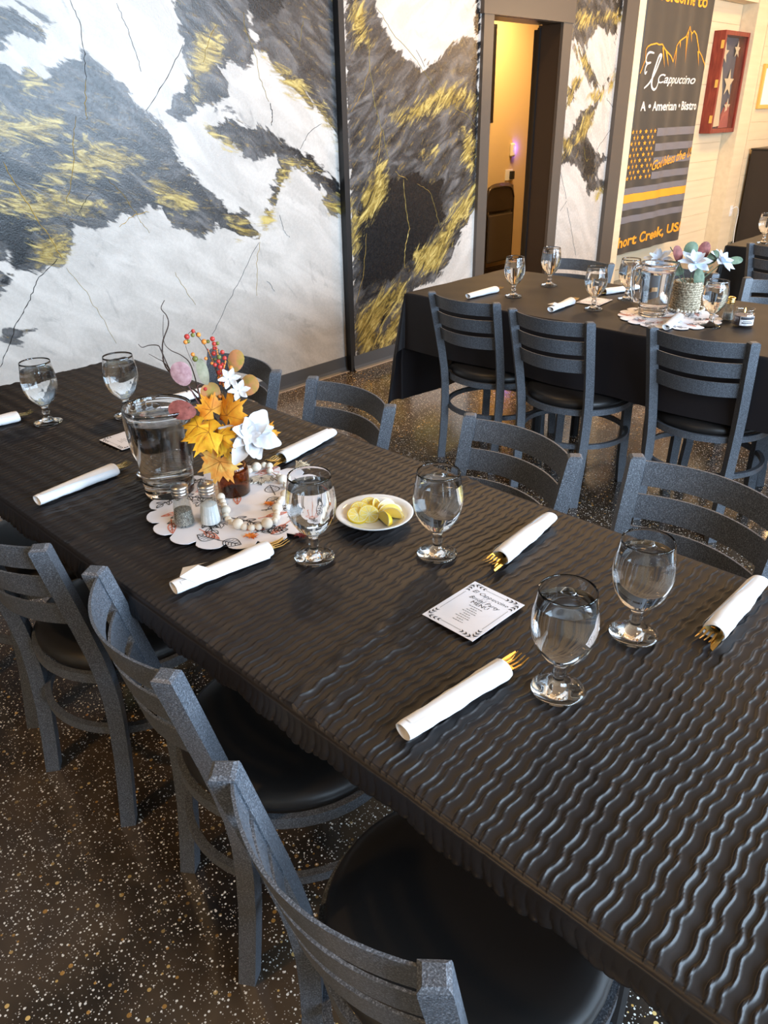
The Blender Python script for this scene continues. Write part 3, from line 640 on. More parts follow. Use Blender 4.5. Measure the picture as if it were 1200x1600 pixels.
place_goblet(-0.510, -1.496, TOP, 'stemmed water goblet at the far left end of the front table', GG)
place_goblet(-0.327, -1.620, TOP, 'water goblet rising just behind the pitcher rim, against the white mural', GG)
GB = 'water goblets on the middle table'
place_goblet(1.735, -1.528, TOPB, 'water goblet on the middle table beside the leftmost napkin roll', GB)
place_goblet(2.056, -1.518, TOPB, 'water goblet on the middle table, farthest back by the doorway', GB)
place_goblet(1.739, -1.949, TOPB, 'water goblet on the middle table standing by the small white card', GB)
place_goblet(2.004, -1.966, TOPB, 'water goblet just left of the pitcher on the middle table', GB)
place_goblet(1.765, -2.458, TOPB, 'water goblet between woven vase and candle jar on the middle table', GB)
place_goblet(4.02, -1.835, TOPB, 'water goblet alone on the draped table at far right', 'goblets on the far right table')

# ------------------------------------------------------------------ rolled napkins with gold cutlery
def make_roll(flap):
    T = thing('napkin_roll', 'x', 'napkin')
    n = 26; m = 22; L = 0.205; vs = []; fs = []
    for i in range(n):
        u = i / (n - 1); x = u * L
        r = 0.0125 + 0.0050 * u + 0.0005 * math.sin(u * 17) + 0.0003 * math.sin(u * 41)
        for j in range(m):
            a = 2 * PI * j / m
            k = 1 + 0.05 * math.sin(2 * a + u * 5) + 0.03 * math.sin(3 * a - u * 9)
            yy = r * 1.22 * k * math.cos(a); zz = max(r * 0.86 * k * math.sin(a), -0.0112)
            vs.append((x + 0.004 * math.cos(a) * (1 if i == n - 1 else 0), yy, zz + 0.0115))
        if i:
            for j in range(m): fs.append(((i - 1) * m + j, (i - 1) * m + (j + 1) % m, i * m + (j + 1) % m, i * m + j))
    mb = MB().add(vs, fs)
    for (i0, sgn) in ((0, 1), (n - 1, -1)):           # rolled-in paper end: rings turning inwards
        ring = [vs[i0 * m + j] for j in range(m)]; cx = ring[0][0]; cz = 0.0115
        prev = ring
        for k, (sc, dx) in enumerate(((0.90, 0.0), (0.82, 0.006), (0.70, 0.004), (0.62, 0.012), (0.3, 0.014))):
            cur = [(cx + sgn * dx, q[1] * sc, (q[2] - cz) * sc + cz) for q in ring]
            base_i = len(mb.v); mb.add(prev + cur, [(j, (j + 1) % m, m + (j + 1) % m, m + j) for j in range(m)]); prev = cur
    nap = mb.build('napkin', PAPER, T, True)
    # loose overlapping paper edge along the roll
    vs = []; fs = []
    for i in range(12):
        u = i / 11; x = 0.012 + u * 0.185
        w_ = 0.012 + 0.006 * math.sin(u * 3)
        r = 0.0131 + 0.0050 * u
        for j in range(5):
            a = 0.9 + flap + 0.28 * j + 0.5 * u
            lift = 0.0006 + 0.0016 * (j / 4) ** 2 * (0 if j < 4 else 1)
            vs.append((x, (r * 1.24 + lift) * math.cos(a), (r * 0.90 + lift) * math.sin(a) + 0.0115))
        if i:
            for j in range(4): k = i * 5 + j; fs.append((k - 5, k, k + 1, k - 4))
    MB().add(vs, fs).build('napkin_flap', PAPER, nap, True)
    # fork: neck and four tines
    f = MB(); zf = 0.016
    f.sweep([(0.12, -0.004, zf), (0.185, -0.004, zf + 0.001), (0.203, -0.004, zf)], [(-0.003, -0.0008), (0.003, -0.0008), (0.003, 0.0012), (-0.003, 0.0012)])
    f.prism([(0.200, -0.007), (0.208, -0.0155), (0.216, -0.0165), (0.216, 0.0085), (0.208, 0.0075), (0.200, -0.001)], zf - 0.0008, zf + 0.0008)
    for k in range(4):
        y = -0.0150 + k * 0.0073
        f.sweep([(0.215, y, zf), (0.232, y, zf - 0.0015), (0.250, y + 0.0002, zf + 0.003)], [(-0.0014, -0.0007), (0.0014, -0.0007), (0.0014, 0.0007), (-0.0014, 0.0007)], scale=[1.2, 1, 0.5])
    fk = f.build('fork', GOLD, T); fk['label'] = 'gold fork tines'
    k_ = MB().prism([(0.13, 0.004), (0.20, 0.003), (0.235, 0.006), (0.252, 0.0125), (0.256, 0.0175), (0.24, 0.018), (0.20, 0.017), (0.13, 0.014)], 0.0085, 0.0102)
    kn = k_.build('knife', GOLD, T); kn['label'] = 'gold knife tip'
    return T
rolls = [make_roll(0.0), make_roll(1.1)]; roll_used = [False, False]
def place_roll(ax, ay, bx, by, z, label, group, kind=0):
    """a: closed end, b: end where the cutlery shows"""
    a = math.atan2(by - ay, bx - ax)
    if not roll_used[kind]:
        roll_used[kind] = True; o = rolls[kind]; o.location = (ax, ay, z); o.rotation_euler = (0, 0, a); tag(o, label, None, group); return o
    return dup(rolls[kind], label, (ax, ay, z), a, group)
GN = 'napkin rolls on the long front table'
place_roll(-0.742, -3.094, -0.514, -3.117, TOP, 'white napkin roll with gold fork, nearest the camera beside the front goblet', GN)
r2 = place_roll(-0.756, -2.538, -0.521, -2.556, TOP, 'white napkin roll with a loose flared corner in front of the leaf doily', GN, 1)
place_roll(-0.766, -1.995, -0.533, -1.966, TOP, 'white napkin roll with gold fork left of the pitcher', GN)
place_roll(-0.768, -1.405, -0.560, -1.412, TOP, 'napkin roll cut off by the left edge, only gold fork and paper end show', GN)
place_roll(-0.038, -2.190, -0.266, -2.226, TOP, 'white napkin roll tilted behind the white silk flower', GN)
place_roll(-0.062, -2.894, -0.29, -2.916, TOP, 'white napkin roll above the menu card, in front of the middle chair back', GN, 1)
place_roll(-0.020, -3.310, -0.25, -3.314, TOP, 'white napkin roll at the right edge of the front table', GN, 1)
place_roll(-0.050, -1.640, -0.27, -1.625, TOP, 'white napkin roll mostly hidden behind the silk leaf arrangement', GN)
# flared paper corner of the roll in front of the doily
MB().add([(0.015, 0.0, 0.0290), (0.060, 0.012, 0.0300), (0.090, 0.026, 0.0180), (0.040, 0.036, 0.022), (0.100, -0.024, 0.010), (0.070, -0.030, 0.014), (0.035, -0.022, 0.018)],
         [(0, 1, 3), (1, 2, 3), (0, 6, 5, 1), (1, 5, 4)]).build('napkin_corner', PAPER, [q for q in r2.children if q.name.startswith('napkin')][0])
GM = 'napkin rolls on the middle table'
place_roll(1.556, -1.398, 1.768, -1.408, TOPB, 'white napkin roll at the left end of the middle table', GM)
place_roll(1.570, -1.839, 1.795, -1.816, TOPB, 'white napkin roll with gold fork in front of the small card on the middle table', GM, 1)
place_roll(1.598, -2.351, 1.80, -2.31, TOPB, 'white napkin roll on the scalloped doily edge, under the middle pitcher', GM)
place_roll(2.235, -1.90, 2.01, -1.82, TOPB, 'napkin roll with gold fork behind the small card, far side of the middle table', GM, 1)

# ------------------------------------------------------------------ menu cards
def leaf_sprig(mb, x, y, ang, n, L, z):
    """small printed sprig: a stem with paired pointed leaves"""
    ca, sa = math.cos(ang), math.sin(ang)
    mb.add([(x - sa * .0003, y + ca * .0003, z), (x + sa * .0003, y - ca * .0003, z), (x + L * ca, y + L * sa, z)], [(0, 1, 2)])
    for k in range(n):
        u = (k + 0.3) / n * L
        for s in (-1, 1):
            a = ang + s * 0.62; bx = x + u * ca; by = y + u * sa; l = 0.0095 * (1 - 0.35 * k / n); w0 = 0.0015
            mb.add([(bx, by, z), (bx + l * .35 * math.cos(a) - w0 * math.sin(a), by + l * .35 * math.sin(a) + w0 * math.cos(a), z), (bx + l * math.cos(a), by + l * math.sin(a), z), (bx + l * .35 * math.cos(a) + w0 * math.sin(a), by + l * .35 * math.sin(a) - w0 * math.cos(a), z)], [(0, 1, 2, 3)])
def make_menu():
    T = thing('menu_card', 'x', 'card')
    MB().box(-0.056, 0.056, -0.0725, 0.0725, 0, 0.0006).build('card', CARD, T)
    z = 0.0009; mb = MB()
    def put(txt, y, size, shear=0.0, bold=0.0):
        vs, fs = text_mb(txt, size, shear=shear, bold=bold, res=1)
        mb.add([(a, b + y, z) for a, b, _ in vs], fs)
    put('El Cappuccino', 0.047, 0.0135, 0.35); put('- - - - - -', 0.0375, 0.006); put('Bridal Party', 0.0285, 0.0135, 0.35); put('MENU', 0.0165, 0.0135)
    for k in range(9):      # fine print too small to read in the picture: rows of short dashes
        y = 0.005 - k * 0.0062; wd = 0.030 - 0.008 * ((k * 5) % 3); x = -wd / 2
        while x < wd / 2:
            q = 0.0025 + 0.002 * ((k + int(x * 900)) % 3) / 2; mb.add([(x, y, z), (x + q, y, z), (x + q, y + 0.0012, z), (x, y + 0.0012, z)], [(0, 1, 2, 3)]); x += q + 0.0012
    for sx, sy in ((-1, 1), (1, 1), (-1, -1), (1, -1)):
        leaf_sprig(mb, sx * 0.050, sy * 0.064, (PI / 2 + 0.12 * sx) if sy < 0 else (-PI / 2 - 0.12 * sx), 3, 0.024, z); leaf_sprig(mb, sx * 0.048, sy * 0.066, (0.12 * -sy) if sx < 0 else (PI + 0.12 * sy), 3, 0.026, z)
    for x in (-0.047, 0.047): mb.add([(x - 0.0003, -0.036, z), (x + 0.0003, -0.036, z), (x + 0.0003, 0.036, z), (x - 0.0003, 0.036, z)], [(0, 1, 2, 3)])
    for y in (-0.062, 0.062): mb.add([(-0.022, y - 0.0003, z), (0.022, y - 0.0003, z), (0.022, y + 0.0003, z), (-0.022, y + 0.0003, z)], [(0, 1, 2, 3)])
    mb.build('menu_print', INK, T)['kind'] = 'stuff'
    return T
menu = make_menu(); menu.location = (-0.430, -2.976, TOP + 0.0012); menu.rotation_euler = (0, 0, -PI / 2 - 0.02)
tag(menu, 'white menu card with leafy corners lying between the goblets')
dup(menu, 'pale card lying half hidden behind the glass pitcher', (-0.405, -1.79, TOP + 0.0012), -PI / 2 + 0.05)
dup(menu, 'small white card by the goblet on the middle table', (1.872, -1.878, TOPB + 0.002), PI / 2 + 0.1)

# ------------------------------------------------------------------ plate of lemons
PORC = mat('white_porcelain', (0.84, 0.84, 0.83), 0.12, coat=0.5)
pl = MB().lathe([(0, 0.002), (0.044, 0.002), (0.046, 0), (0.049, 0), (0.052, 0.004), (0.070, 0.012), (0.082, 0.0185), (0.0835, 0.0205), (0.082, 0.0215), (0.068, 0.0155), (0.055, 0.0085), (0.045, 0.0062), (0, 0.006)], 48).build('lemon_plate', PORC, None, True)
pl.location = (-0.306, -2.612, TOP); tag(pl, 'round white china plate of cut lemons between two goblets', 'plate')
RIND = mat('lemon_rind', (0.80, 0.56, 0.03), 0.4); PULP = mat('lemon_flesh', (0.83, 0.66, 0.16), 0.3); PITH = mat('lemon_pith', (0.88, 0.82, 0.52), 0.5)
for m_ in (RIND,):
    t = NT(m_); c = t.coord('Object'); t.bump(t.noise(c, 420, 2), 0.2, 0.0008)
def make_wedge():
    T = thing('lemon_wedge', 'x', 'lemon')
    R_, L_, A = 0.021, 0.027, 0.62; n = 9; m = 7
    vs = []; fs = []
    for i in range(n):                                 # rind: part of an ellipsoid
        th = PI * i / (n - 1)
        for j in range(m):
            a = -A + 2 * A * j / (m - 1)
            vs.append((-L_ * math.cos(th), R_ * math.sin(th) * math.cos(a), R_ * math.sin(th) * math.sin(a)))
        if i:
            for j in range(m - 1): k = i * m + j; fs.append((k - m, k, k + 1, k - m + 1))
    MB().add(vs, fs).build('rind', RIND, T, True)
    pu = MB(); ed = MB()
    for s in (-A, A):
        pts = [(-L_ * math.cos(PI * i / 8), R_ * math.sin(PI * i / 8) * math.cos(s), R_ * math.sin(PI * i / 8) * math.sin(s)) for i in range(9)]
        ed.add(pts, [tuple(range(9))])
        pu.add([(q[0] * 0.86, q[1] * 0.90 + 0.0002, q[2] * 0.90 + (0.0005 if s > 0 else -0.0009)) for q in pts], [tuple(range(9))])
    ed.build('pith', PITH, T); pu.build('flesh', PULP, T)
    return T
def make_slice():
    T = thing('lemon_slice', 'x', 'lemon'); r = 0.0225; n = 28
    def disc(r0, r1, z0, z1): return MB().lathe([(r0, z0), (r1, z0), (r1, z1), (r0, z1), (r0, z0)] if r0 > 0 else [(0, z0), (r1, z0), (r1, z1), (0, z1)], n)
    disc(0.0208, r, -0.0028, 0.0028).build('rind', RIND, T, 40); disc(0, 0.0207, -0.0026, 0.0026).build('pith', PITH, T, 40)
    sg = MB()
    for k in range(9):
        a0 = 2 * PI * k / 9 + 0.05; a1 = 2 * PI * (k + 1) / 9 - 0.05; pts = [(0.003 * math.cos((a0 + a1) / 2), 0.003 * math.sin((a0 + a1) / 2))]
        pts += [(0.0188 * math.cos(a0 + (a1 - a0) * q / 4), 0.0188 * math.sin(a0 + (a1 - a0) * q / 4)) for q in range(5)]
        sg.prism(pts, -0.003, 0.0031)
    sg.build('flesh', PULP, T); return T
cx, cy, cz = -0.306, -2.612, TOP + 0.007
wd = make_wedge(); sl = make_slice()
def orient(o, x, y, z, rx, ry, rz): o.location = (x, y, z); o.rotation_euler = (rx, ry, rz)
# wedges fan out on the right half (towards +x/-y), slices overlap on the left
RA = 0.698; RB = -0.716
wspec = [(0.034, 0.010, 0.2), (0.026, 0.028, 0.75), (0.006, 0.036, 1.35), (0.036, -0.010, -0.35), (0.016, -0.026, -1.1)]
wl = ['lemon wedge lying at the right end of the fan', 'lemon wedge at the back right of the plate', 'lemon wedge standing at the back of the plate', 'broad lemon wedge at the front right of the plate', 'lemon wedge at the front of the plate']
for i, (u, d, a) in enumerate(wspec):
    x = cx + u * RA + d * 0.716; y = cy + u * RB + d * 0.698
    o = wd if i == 0 else dup(wd, wl[0], (0, 0, 0))
    orient(o, x, y, cz + 0.004, 0.55, 0.0, a - 0.8 + 0); tag(o, wl[i], None, 'lemon wedges on the white plate')
sspec = [(-0.010, 0.030, 0.55), (-0.030, 0.014, 0.45), (-0.036, -0.010, 0.35), (-0.012, -0.006, 0.6)]
sll = ['lemon slice at the back left of the fan', 'lemon slice in the middle of the left row', 'lemon slice at the front left of the plate', 'lemon slice leaning in the centre of the plate']
for i, (u, d, ti) in enumerate(sspec):
    x = cx + u * RA + d * 0.716; y = cy + u * RB + d * 0.698
    o = sl if i == 0 else dup(sl, sll[0], (0, 0, 0))
    orient(o, x, y, cz + 0.0095, ti, 0.15, -0.8); tag(o, sll[i], None, 'round lemon slices on the white plate')

# ------------------------------------------------------------------ scalloped leaf doily with print
def make_doily(loc, rz, label):
    T = thing('scalloped_doily', label, 'doily', loc, rz)
    n = 18; pts = []
    for k in range(n):
        for q in range(8):
            v = -1 + 2 * q / 8; th = 2 * PI * (k + 0.5 + v / 2) / n
            r = 0.184 + 0.024 * math.sqrt(max(1 - v * v, 0))
            pts.append((r * math.cos(th), r * math.sin(th)))
    MB().prism(pts, 0, 0.0012).build('paper', CARD, T)
    z = 0.0018
    dk = MB(); og = MB()
    def stroke(mb, P, w_):
        vs = []; fs = []; n_ = len(P)
        for i, (a, b) in enumerate(P):
            a0, b0 = P[max(i - 1, 0)]; a1, b1 = P[min(i + 1, n_ - 1)]; L = math.hypot(a1 - a0, b1 - b0) or 1
            nx_, ny_ = -(b1 - b0) / L * w_, (a1 - a0) / L * w_
            vs += [(a + nx_, b + ny_, z), (a - nx_, b - ny_, z)]
            if i: k = 2 * i; fs.append((k - 2, k - 1, k + 1, k))
        mb.add(vs, fs)
    def outline(mb, x, y, ang, L, W, veins, w_=0.0010, point=1.3):
        for s in (1, -1):
            P = []
            for i in range(11):
                u = i / 10; P.append((u * L, s * W * math.sin(PI * u ** (1 / point))))
            stroke(mb, [(x + rot2(a, b, ang)[0], y + rot2(a, b, ang)[1]) for a, b in P], w_)
        stroke(mb, [(x + rot2(a, 0, ang)[0], y + rot2(a, 0, ang)[1]) for a in (-0.35 * L, 0, L * 0.92)], w_)
        for k in range(veins):
            u = 0.12 + 0.7 * k / veins
            for s in (1, -1):
                P = [(u * L, 0), ((u + 0.14) * L, s * W * 0.72 * math.sin(PI * min(u + 0.14, 1)))]
                stroke(mb, [(x + rot2(a, b, ang)[0], y + rot2(a, b, ang)[1]) for a, b in P], w_ * 0.8)
    def sprig(mb, x, y, ang):
        P = [(0, 0), (0.03, 0.004), (0.06, 0.003)]
        stroke(mb, [(x + rot2(a, b, ang)[0], y + rot2(a, b, ang)[1]) for a, b in P], 0.0010)
        for u, s in ((0.015, 1), (0.025, -1), (0.04, 1), (0.05, -1), (0.06, 0.3)):
            a, b = rot2(u, 0.003, ang); outline(mb, x + a, y + b, ang + s * 0.8, 0.022, 0.006, 0, 0.0009)
    def maple(mb, x, y, ang, R_):
        P = []
        for i in range(31):
            a = -2.6 + 5.2 * i / 30; r = R_ * (0.45 + 0.55 * abs(math.cos(a * 2.4)) ** 1.5) * (1 if i % 2 else 0.86)
            q = rot2(r * math.cos(a), r * math.sin(a), ang); P.append((x + q[0], y + q[1]))
        stroke(mb, P, 0.0009)
        for a in (-1.3, -0.65, 0, 0.65, 1.3):
            q = rot2(R_ * 0.85 * math.cos(a), R_ * 0.85 * math.sin(a), ang); stroke(mb, [(x, y), (x + q[0], y + q[1])], 0.0009)
        q = rot2(-R_ * 1.1, 0, ang); stroke(mb, [(x, y), (x + q[0], y + q[1])], 0.0007)
    def berries(mb, x, y, ang):
        stroke(mb, [(x + rot2(u, 0, ang)[0], y + rot2(u, 0, ang)[1]) for u in (0, 0.05)], 0.0009)
        for u in range(6):
            a, b = rot2(0.008 + u * 0.008, (0.006 if u % 2 else -0.006), ang)
            dkp = [(x + a + 0.0022 * math.cos(q * PI / 3), y + b + 0.0022 * math.sin(q * PI / 3), z) for q in range(6)]; mb.add(dkp, [tuple(range(6))])
    spots = [(0.02, -0.155, 0), (-0.06, -0.14, 1), (-0.12, -0.09, 2), (-0.165, -0.03, 0), (-0.10, 0.0, 3), (-0.15, 0.06, 4), (-0.08, 0.10, 1), (-0.02, 0.155, 2), (0.05, 0.12, 0), (0.11, 0.11, 3), (0.16, 0.04, 1), (0.10, 0.02, 4), (0.15, -0.05, 2), (0.10, -0.12, 3), (0.05, -0.07, 0), (-0.02, -0.06, 2), (-0.03, 0.05, 3), (0.03, 0.03, 1), (0.07, -0.16, 4), (-0.01, -0.18, 4)]
    spots += [(0.177 * math.sqrt((k + 0.5) / 26) * math.cos(k * 2.39996), 0.177 * math.sqrt((k + 0.5) / 26) * math.sin(k * 2.39996), (k * 3) % 5) for k in range(4, 26)]
    for i, (x, y, k) in enumerate(spots):
        a = i * 2.399 + 0.6
        if k == 0: outline(dk, x, y, a, 0.042, 0.017, 4)
        elif k == 1: outline(og, x, y, a, 0.05, 0.008, 3, 0.0012)
        elif k == 2: sprig(dk, x, y, a)
        elif k == 3: maple(og if i % 2 else dk, x, y, a, 0.030)
        else: berries(dk, x, y, a)
    q = dk.build('leaf_print', INK, T); q['label'] = 'fine dark leaf drawings'; q['kind'] = 'stuff'
    q = og.build('orange_leaf_print', ORANGE_INK, T); q['label'] = 'coral leaf drawings'; q['kind'] = 'stuff'
    return T
doilyA = make_doily((-0.452, -2.338, TOP + 0.003), 0.4, 'round white doily with scalloped edge and leaf drawings under the salt shaker')
doilyB = make_doily((1.80, -2.27, TOPB + 0.002), 1.9, 'scalloped doily with leaf print under the pitcher on the middle table')
DZ = TOP + 0.0045
# ------------------------------------------------------------------ glass pitchers
P_OUT = [(0, 0), (.053, 0), (.0555, .002), (.0565, .010), (.0570, .026), (.0585, .032), (.0625, .10), (.0675, .17), (.0700, .196), (.0730, .199), (.0745, .206), (.0740, .2105)]
P_IN = [(.0725, .2120), (.0708, .2100), (.0700, .200), (.0670, .190), (.0640, .16), (.0590, .10), (.0553, .048), (.052, .034), (.040, .030), (0, .029)]
def make_pitcher(label, loc, rz):
    T = thing('glass_pitcher', label, 'pitcher', loc, rz)
    mb = MB(); n = 48; prof = P_OUT + P_IN; vs = []; fs = []; rings = []
    for r, z in prof:
        if r == 0: rings.append([len(vs)]); vs.append((0, 0, z)); continue
        rings.append(list(range(len(vs), len(vs) + n)))
        for i in range(n):
            a = 2 * PI * i / n; d = math.atan2(math.sin(a - PI), math.cos(a - PI))     # lip opposite the handle
            k = 1 + 0.16 * math.exp(-(d / 0.34) ** 2) * max(0, (z - 0.15) / 0.06) ** 1.5
            if 0.004 < z < 0.024 and r > .05: k *= 1 + 0.02 * math.sin(24 * a)         # fluted heavy base
            vs.append((r * k * math.cos(a), r * k * math.sin(a), z))
    for a, b in zip(rings[:-1], rings[1:]):
        for i in range(n):
            j = (i + 1) % n
            if len(a) == 1: fs.append((a[0], b[j], b[i]))
            elif len(b) == 1: fs.append((a[i], a[j], b[0]))
            else: fs.append((a[i], a[j], b[j], b[i]))
    mb.add(vs, fs).build('glass_body', GLASS, T, True)
    MB().lathe(water_prof(0.182, P_IN), 48).build('water', WATER, T, 50)
    path = [(.0705, 0, .196), (.084, 0, .201), (.097, 0, .197), (.104, 0, .182), (.104, 0, .150), (.100, 0, .112), (.092, 0, .080), (.082, 0, .062), (.0625, 0, .058)]
    MB().sweep(path, [(0.0085 * math.cos(2 * PI * i / 12), 0.006 * math.sin(2 * PI * i / 12)) for i in range(12)], up=(0, 1, 0.01)).build('handle', GLASS, T, True)
    return T
make_pitcher('clear glass pitcher of water with heavy base beside the orange leaf arrangement', (-0.524, -2.158, TOP), math.radians(106))
make_pitcher('clear glass water pitcher next to the woven vase on the middle table', (1.785, -2.200, TOPB + 0.004), math.radians(140))

# ------------------------------------------------------------------ salt and pepper
SALT = mat('salt', (0.86, 0.86, 0.86), 0.9); PEPPER = mat('pepper', (0.16, 0.14, 0.12), 0.9)
t = NT(PEPPER); c = t.coord('Object'); t.base(t.ramp(t.noise(c, 700, 2), [(0.38, (0.03, 0.025, 0.02)), (0.5, (0.22, 0.19, 0.16)), (0.62, (0.5, 0.45, 0.38))]))
def thin_glass(name, tint=(0.96, 0.98, 0.98), k=1.45):
    """thin-walled glass: mostly see-through, mirror reflection by Fresnel"""
    m_ = bpy.data.materials.new(name); m_.use_nodes = True; nt = m_.node_tree; nt.nodes.remove(nt.nodes['Principled BSDF'])
    tr = nt.nodes.new('ShaderNodeBsdfTransparent'); tr.inputs[0].default_value = (*tint, 1); gl = nt.nodes.new('ShaderNodeBsdfGlossy'); gl.inputs['Roughness'].default_value = 0.02
    fr = nt.nodes.new('ShaderNodeFresnel'); fr.inputs['IOR'].default_value = k; mx = nt.nodes.new('ShaderNodeMixShader')
    gm = nt.nodes.new('ShaderNodeNewGeometry'); inv = nt.nodes.new('ShaderNodeMath'); inv.operation = 'SUBTRACT'; inv.inputs[0].default_value = 1.0; ml = nt.nodes.new('ShaderNodeMath'); ml.operation = 'MULTIPLY'
    nt.links.new(gm.outputs['Backfacing'], inv.inputs[1]); nt.links.new(inv.outputs[0], ml.inputs[0]); nt.links.new(fr.outputs[0], ml.inputs[1]); nt.links.new(ml.outputs[0], mx.inputs[0]); nt.links.new(tr.outputs[0], mx.inputs[1]); nt.links.new(gl.outputs[0], mx.inputs[2]); nt.links.new(mx.outputs[0], nt.nodes['Material Output'].inputs[0])
    return m_
THIN = thin_glass('shaker_glass', (0.93, 0.95, 0.95), 1.9)
def make_shaker(label, loc, fill, level, capm):
    T = thing('shaker', label, 'shaker', loc)
    out = [(0, 0), (.0215, 0), (.0225, .002), (.0225, .008), (.0185, .045), (.0155, .066), (.0150, .071)]
    inn = [(.0138, .071), (.0142, .066), (.0170, .045), (.0208, .008), (.0205, .004), (0, .0035)]
    MB().lathe(out + inn, 16).build('glass_body', THIN, T, 30)
    rl = np.interp(level, [.004, .008, .045, .066], [.0205, .0208, .0170, .0142])
    MB().lathe([(0, .0037), (.0203, .0041), (.0206, .008), (rl - 0.0002, level), (rl * 0.5, level + 0.002), (0, level + 0.0025)], 24).build('contents', fill, T, 40)
    cap = MB().lathe([(.0162, .068), (.0168, .068), (.0168, .072), (.0176, .073), (.0176, .076), (.0168, .077), (.0176, .079), (.0176, .082), (.0165, .084), (.0185, .086), (.0185, .0895), (.0165, .0925), (.009, .0955), (0, .0965)], 28).build('cap', capm, T, 50)
    ho = MB()
    for k in range(6): ho.lathe([(0, .0964), (.0009, .0964), (.0009, .0968), (0, .0968)], 6, None, 0.006 * math.cos(k * PI / 3), 0.006 * math.sin(k * PI / 3))
    ho.build('holes', INK, cap)
    return T
make_shaker('glass pepper shaker with steel cap, left of the salt on the doily', (-0.597, -2.330, DZ), PEPPER, 0.036, CHROME)
make_shaker('glass salt shaker with steel cap and white salt on the doily', (-0.556, -2.368, DZ), SALT, 0.046, CHROME)
make_shaker('glass shaker with gold cap behind the candle jar on the middle table', (1.905, -2.468, TOPB + 0.001), PEPPER, 0.03, GOLD)

# ------------------------------------------------------------------ wooden bead garland
BEADM = mat('cream_wood_bead', (0.76, 0.68, 0.56), 0.6)
BEADS = [(-0.4793, -2.2963, 0.0101), (-0.4865, -2.3137, 0.0075), (-0.4965, -2.3328, 0.0074), (-0.511, -2.3598, 0.0109), (-0.5218, -2.374, 0.0066), (-0.5283, -2.392, 0.0071), (-0.5312, -2.4057, 0.0065), (-0.5323, -2.4325, 0.0123), (-0.5273, -2.4467, 0.0076), (-0.5188, -2.4606, 0.0076), (-0.5061, -2.4685, 0.0076), (-0.4892, -2.4757, 0.0123), (-0.4663, -2.4719, 0.0071), (-0.4543, -2.4634, 0.0083), (-0.44, -2.4475, 0.0072), (-0.4299, -2.4371, 0.0116), (-0.4055, -2.4139, 0.008), (-0.3906, -2.4031, 0.0075), (-0.3742, -2.3983, 0.012), (-0.352, -2.380, 0.008), (-0.338, -2.355, 0.0075), (-0.328, -2.330, 0.0118), (-0.318, -2.305, 0.0075), (-0.3129, -2.2642, 0.0081), (-0.2948, -2.2406, 0.0085), (-0.3009, -2.2264, 0.0082), (-0.3255, -2.2285, 0.0123), (-0.3429, -2.2244, 0.0074), (-0.362, -2.226, 0.0075), (-0.382, -2.228, 0.0075)]
ball_me = MB().ball((0, 0, 0), 1.0, 16, 10).mesh('bead', BEADM, True)
STRING = mat('jute_string', (0.55, 0.43, 0.28), 0.9)
def garland(label, beads, z0, tag_spec=None, closed=False):
    T = thing('bead_garland', label, 'garland', (beads[0][0], beads[0][1], z0))
    x0, y0 = beads[0][:2]
    for x, y, r in beads:
        b = link('bead', ball_me, T); b.location = (x - x0, y - y0, r * 0.96); b.scale = (r, r, r * 0.96)
    MB().tube([(x - x0, y - y0, r * 0.96) for x, y, r in beads], 0.0011, 5).build('string', STRING, T)
    return T
ga = garland('cream wooden bead garland with leaf tag curled around the amber bottle', BEADS, DZ)
gx, gy = BEADS[0][:2]
def maple_outline(R_, notch=0.62):
    """five-lobed leaf outline, tip along +x"""
    key = [(0.0, 1.0), (0.13, 0.74), (0.20, 0.80), (0.30, 0.66), (0.42, 0.56), (0.62, 0.82), (0.72, 0.74), (0.80, 0.98), (0.92, 0.72), (1.02, 0.70), (1.22, 0.60), (1.45, 0.74), (1.58, 0.60), (1.72, 0.82), (1.90, 0.62), (2.10, 0.55), (2.35, 0.50), (2.75, 0.46), (3.05, 0.12)]
    pts = [(R_ * r * math.cos(a), R_ * r * math.sin(a)) for a, r in key]
    return pts + [(x, -y) for x, y in pts[::-1][:-1]]
# wooden leaf tag with burnt veins, and the frayed tassel
mo = maple_outline(0.038); A = -2.2
tg = MB().prism([(rot2(a, b, A)[0] + -0.345 - gx, rot2(a, b, A)[1] + -2.272 - gy) for a, b in mo], 0.0008, 0.0038).build('leaf_tag', WOOD, ga); tg['label'] = 'pale wooden maple leaf tag'
vn = MB()
for a_, l in ((0, .033), (.8, .030), (-.8, .030), (1.7, .024), (-1.7, .024), (.4, .02), (-.4, .02)):
    ca, sa = math.cos(A + a_), math.sin(A + a_); x, y = -0.345 - gx, -2.272 - gy
    vn.add([(x - sa * .0007, y + ca * .0007, .0041), (x + sa * .0007, y - ca * .0007, .0041), (x + ca * l, y + sa * l, .0041)], [(0, 1, 2)])
for i in range(len(mo)):
    a, b = mo[i], mo[(i + 1) % len(mo)]
    for q in (a, b): pass
    P0 = rot2(a[0], a[1], A); P1 = rot2(b[0], b[1], A); P2 = rot2(a[0] * .93, a[1] * .93, A); P3 = rot2(b[0] * .93, b[1] * .93, A)
    vn.add([(q[0] - 0.345 - gx, q[1] - 2.272 - gy, .0041) for q in (P0, P1, P3, P2)], [(0, 1, 2, 3)])
vn.build('burnt_veins', INK, tg)
ts = MB()
for k in range(16):
    a = -0.9 + 0.11 * k; bx, by = -0.262 - gx, -2.300 - gy
    ts.tube([(bx, by, .009), (bx + .018 * math.cos(a), by + .018 * math.sin(a), .012 + .004 * (k % 3)), (bx + .036 * math.cos(a + .1), by + .036 * math.sin(a + .1), .004 + .003 * (k % 4))], 0.0011, 4)
ts.build('jute_tassel', STRING, ga)

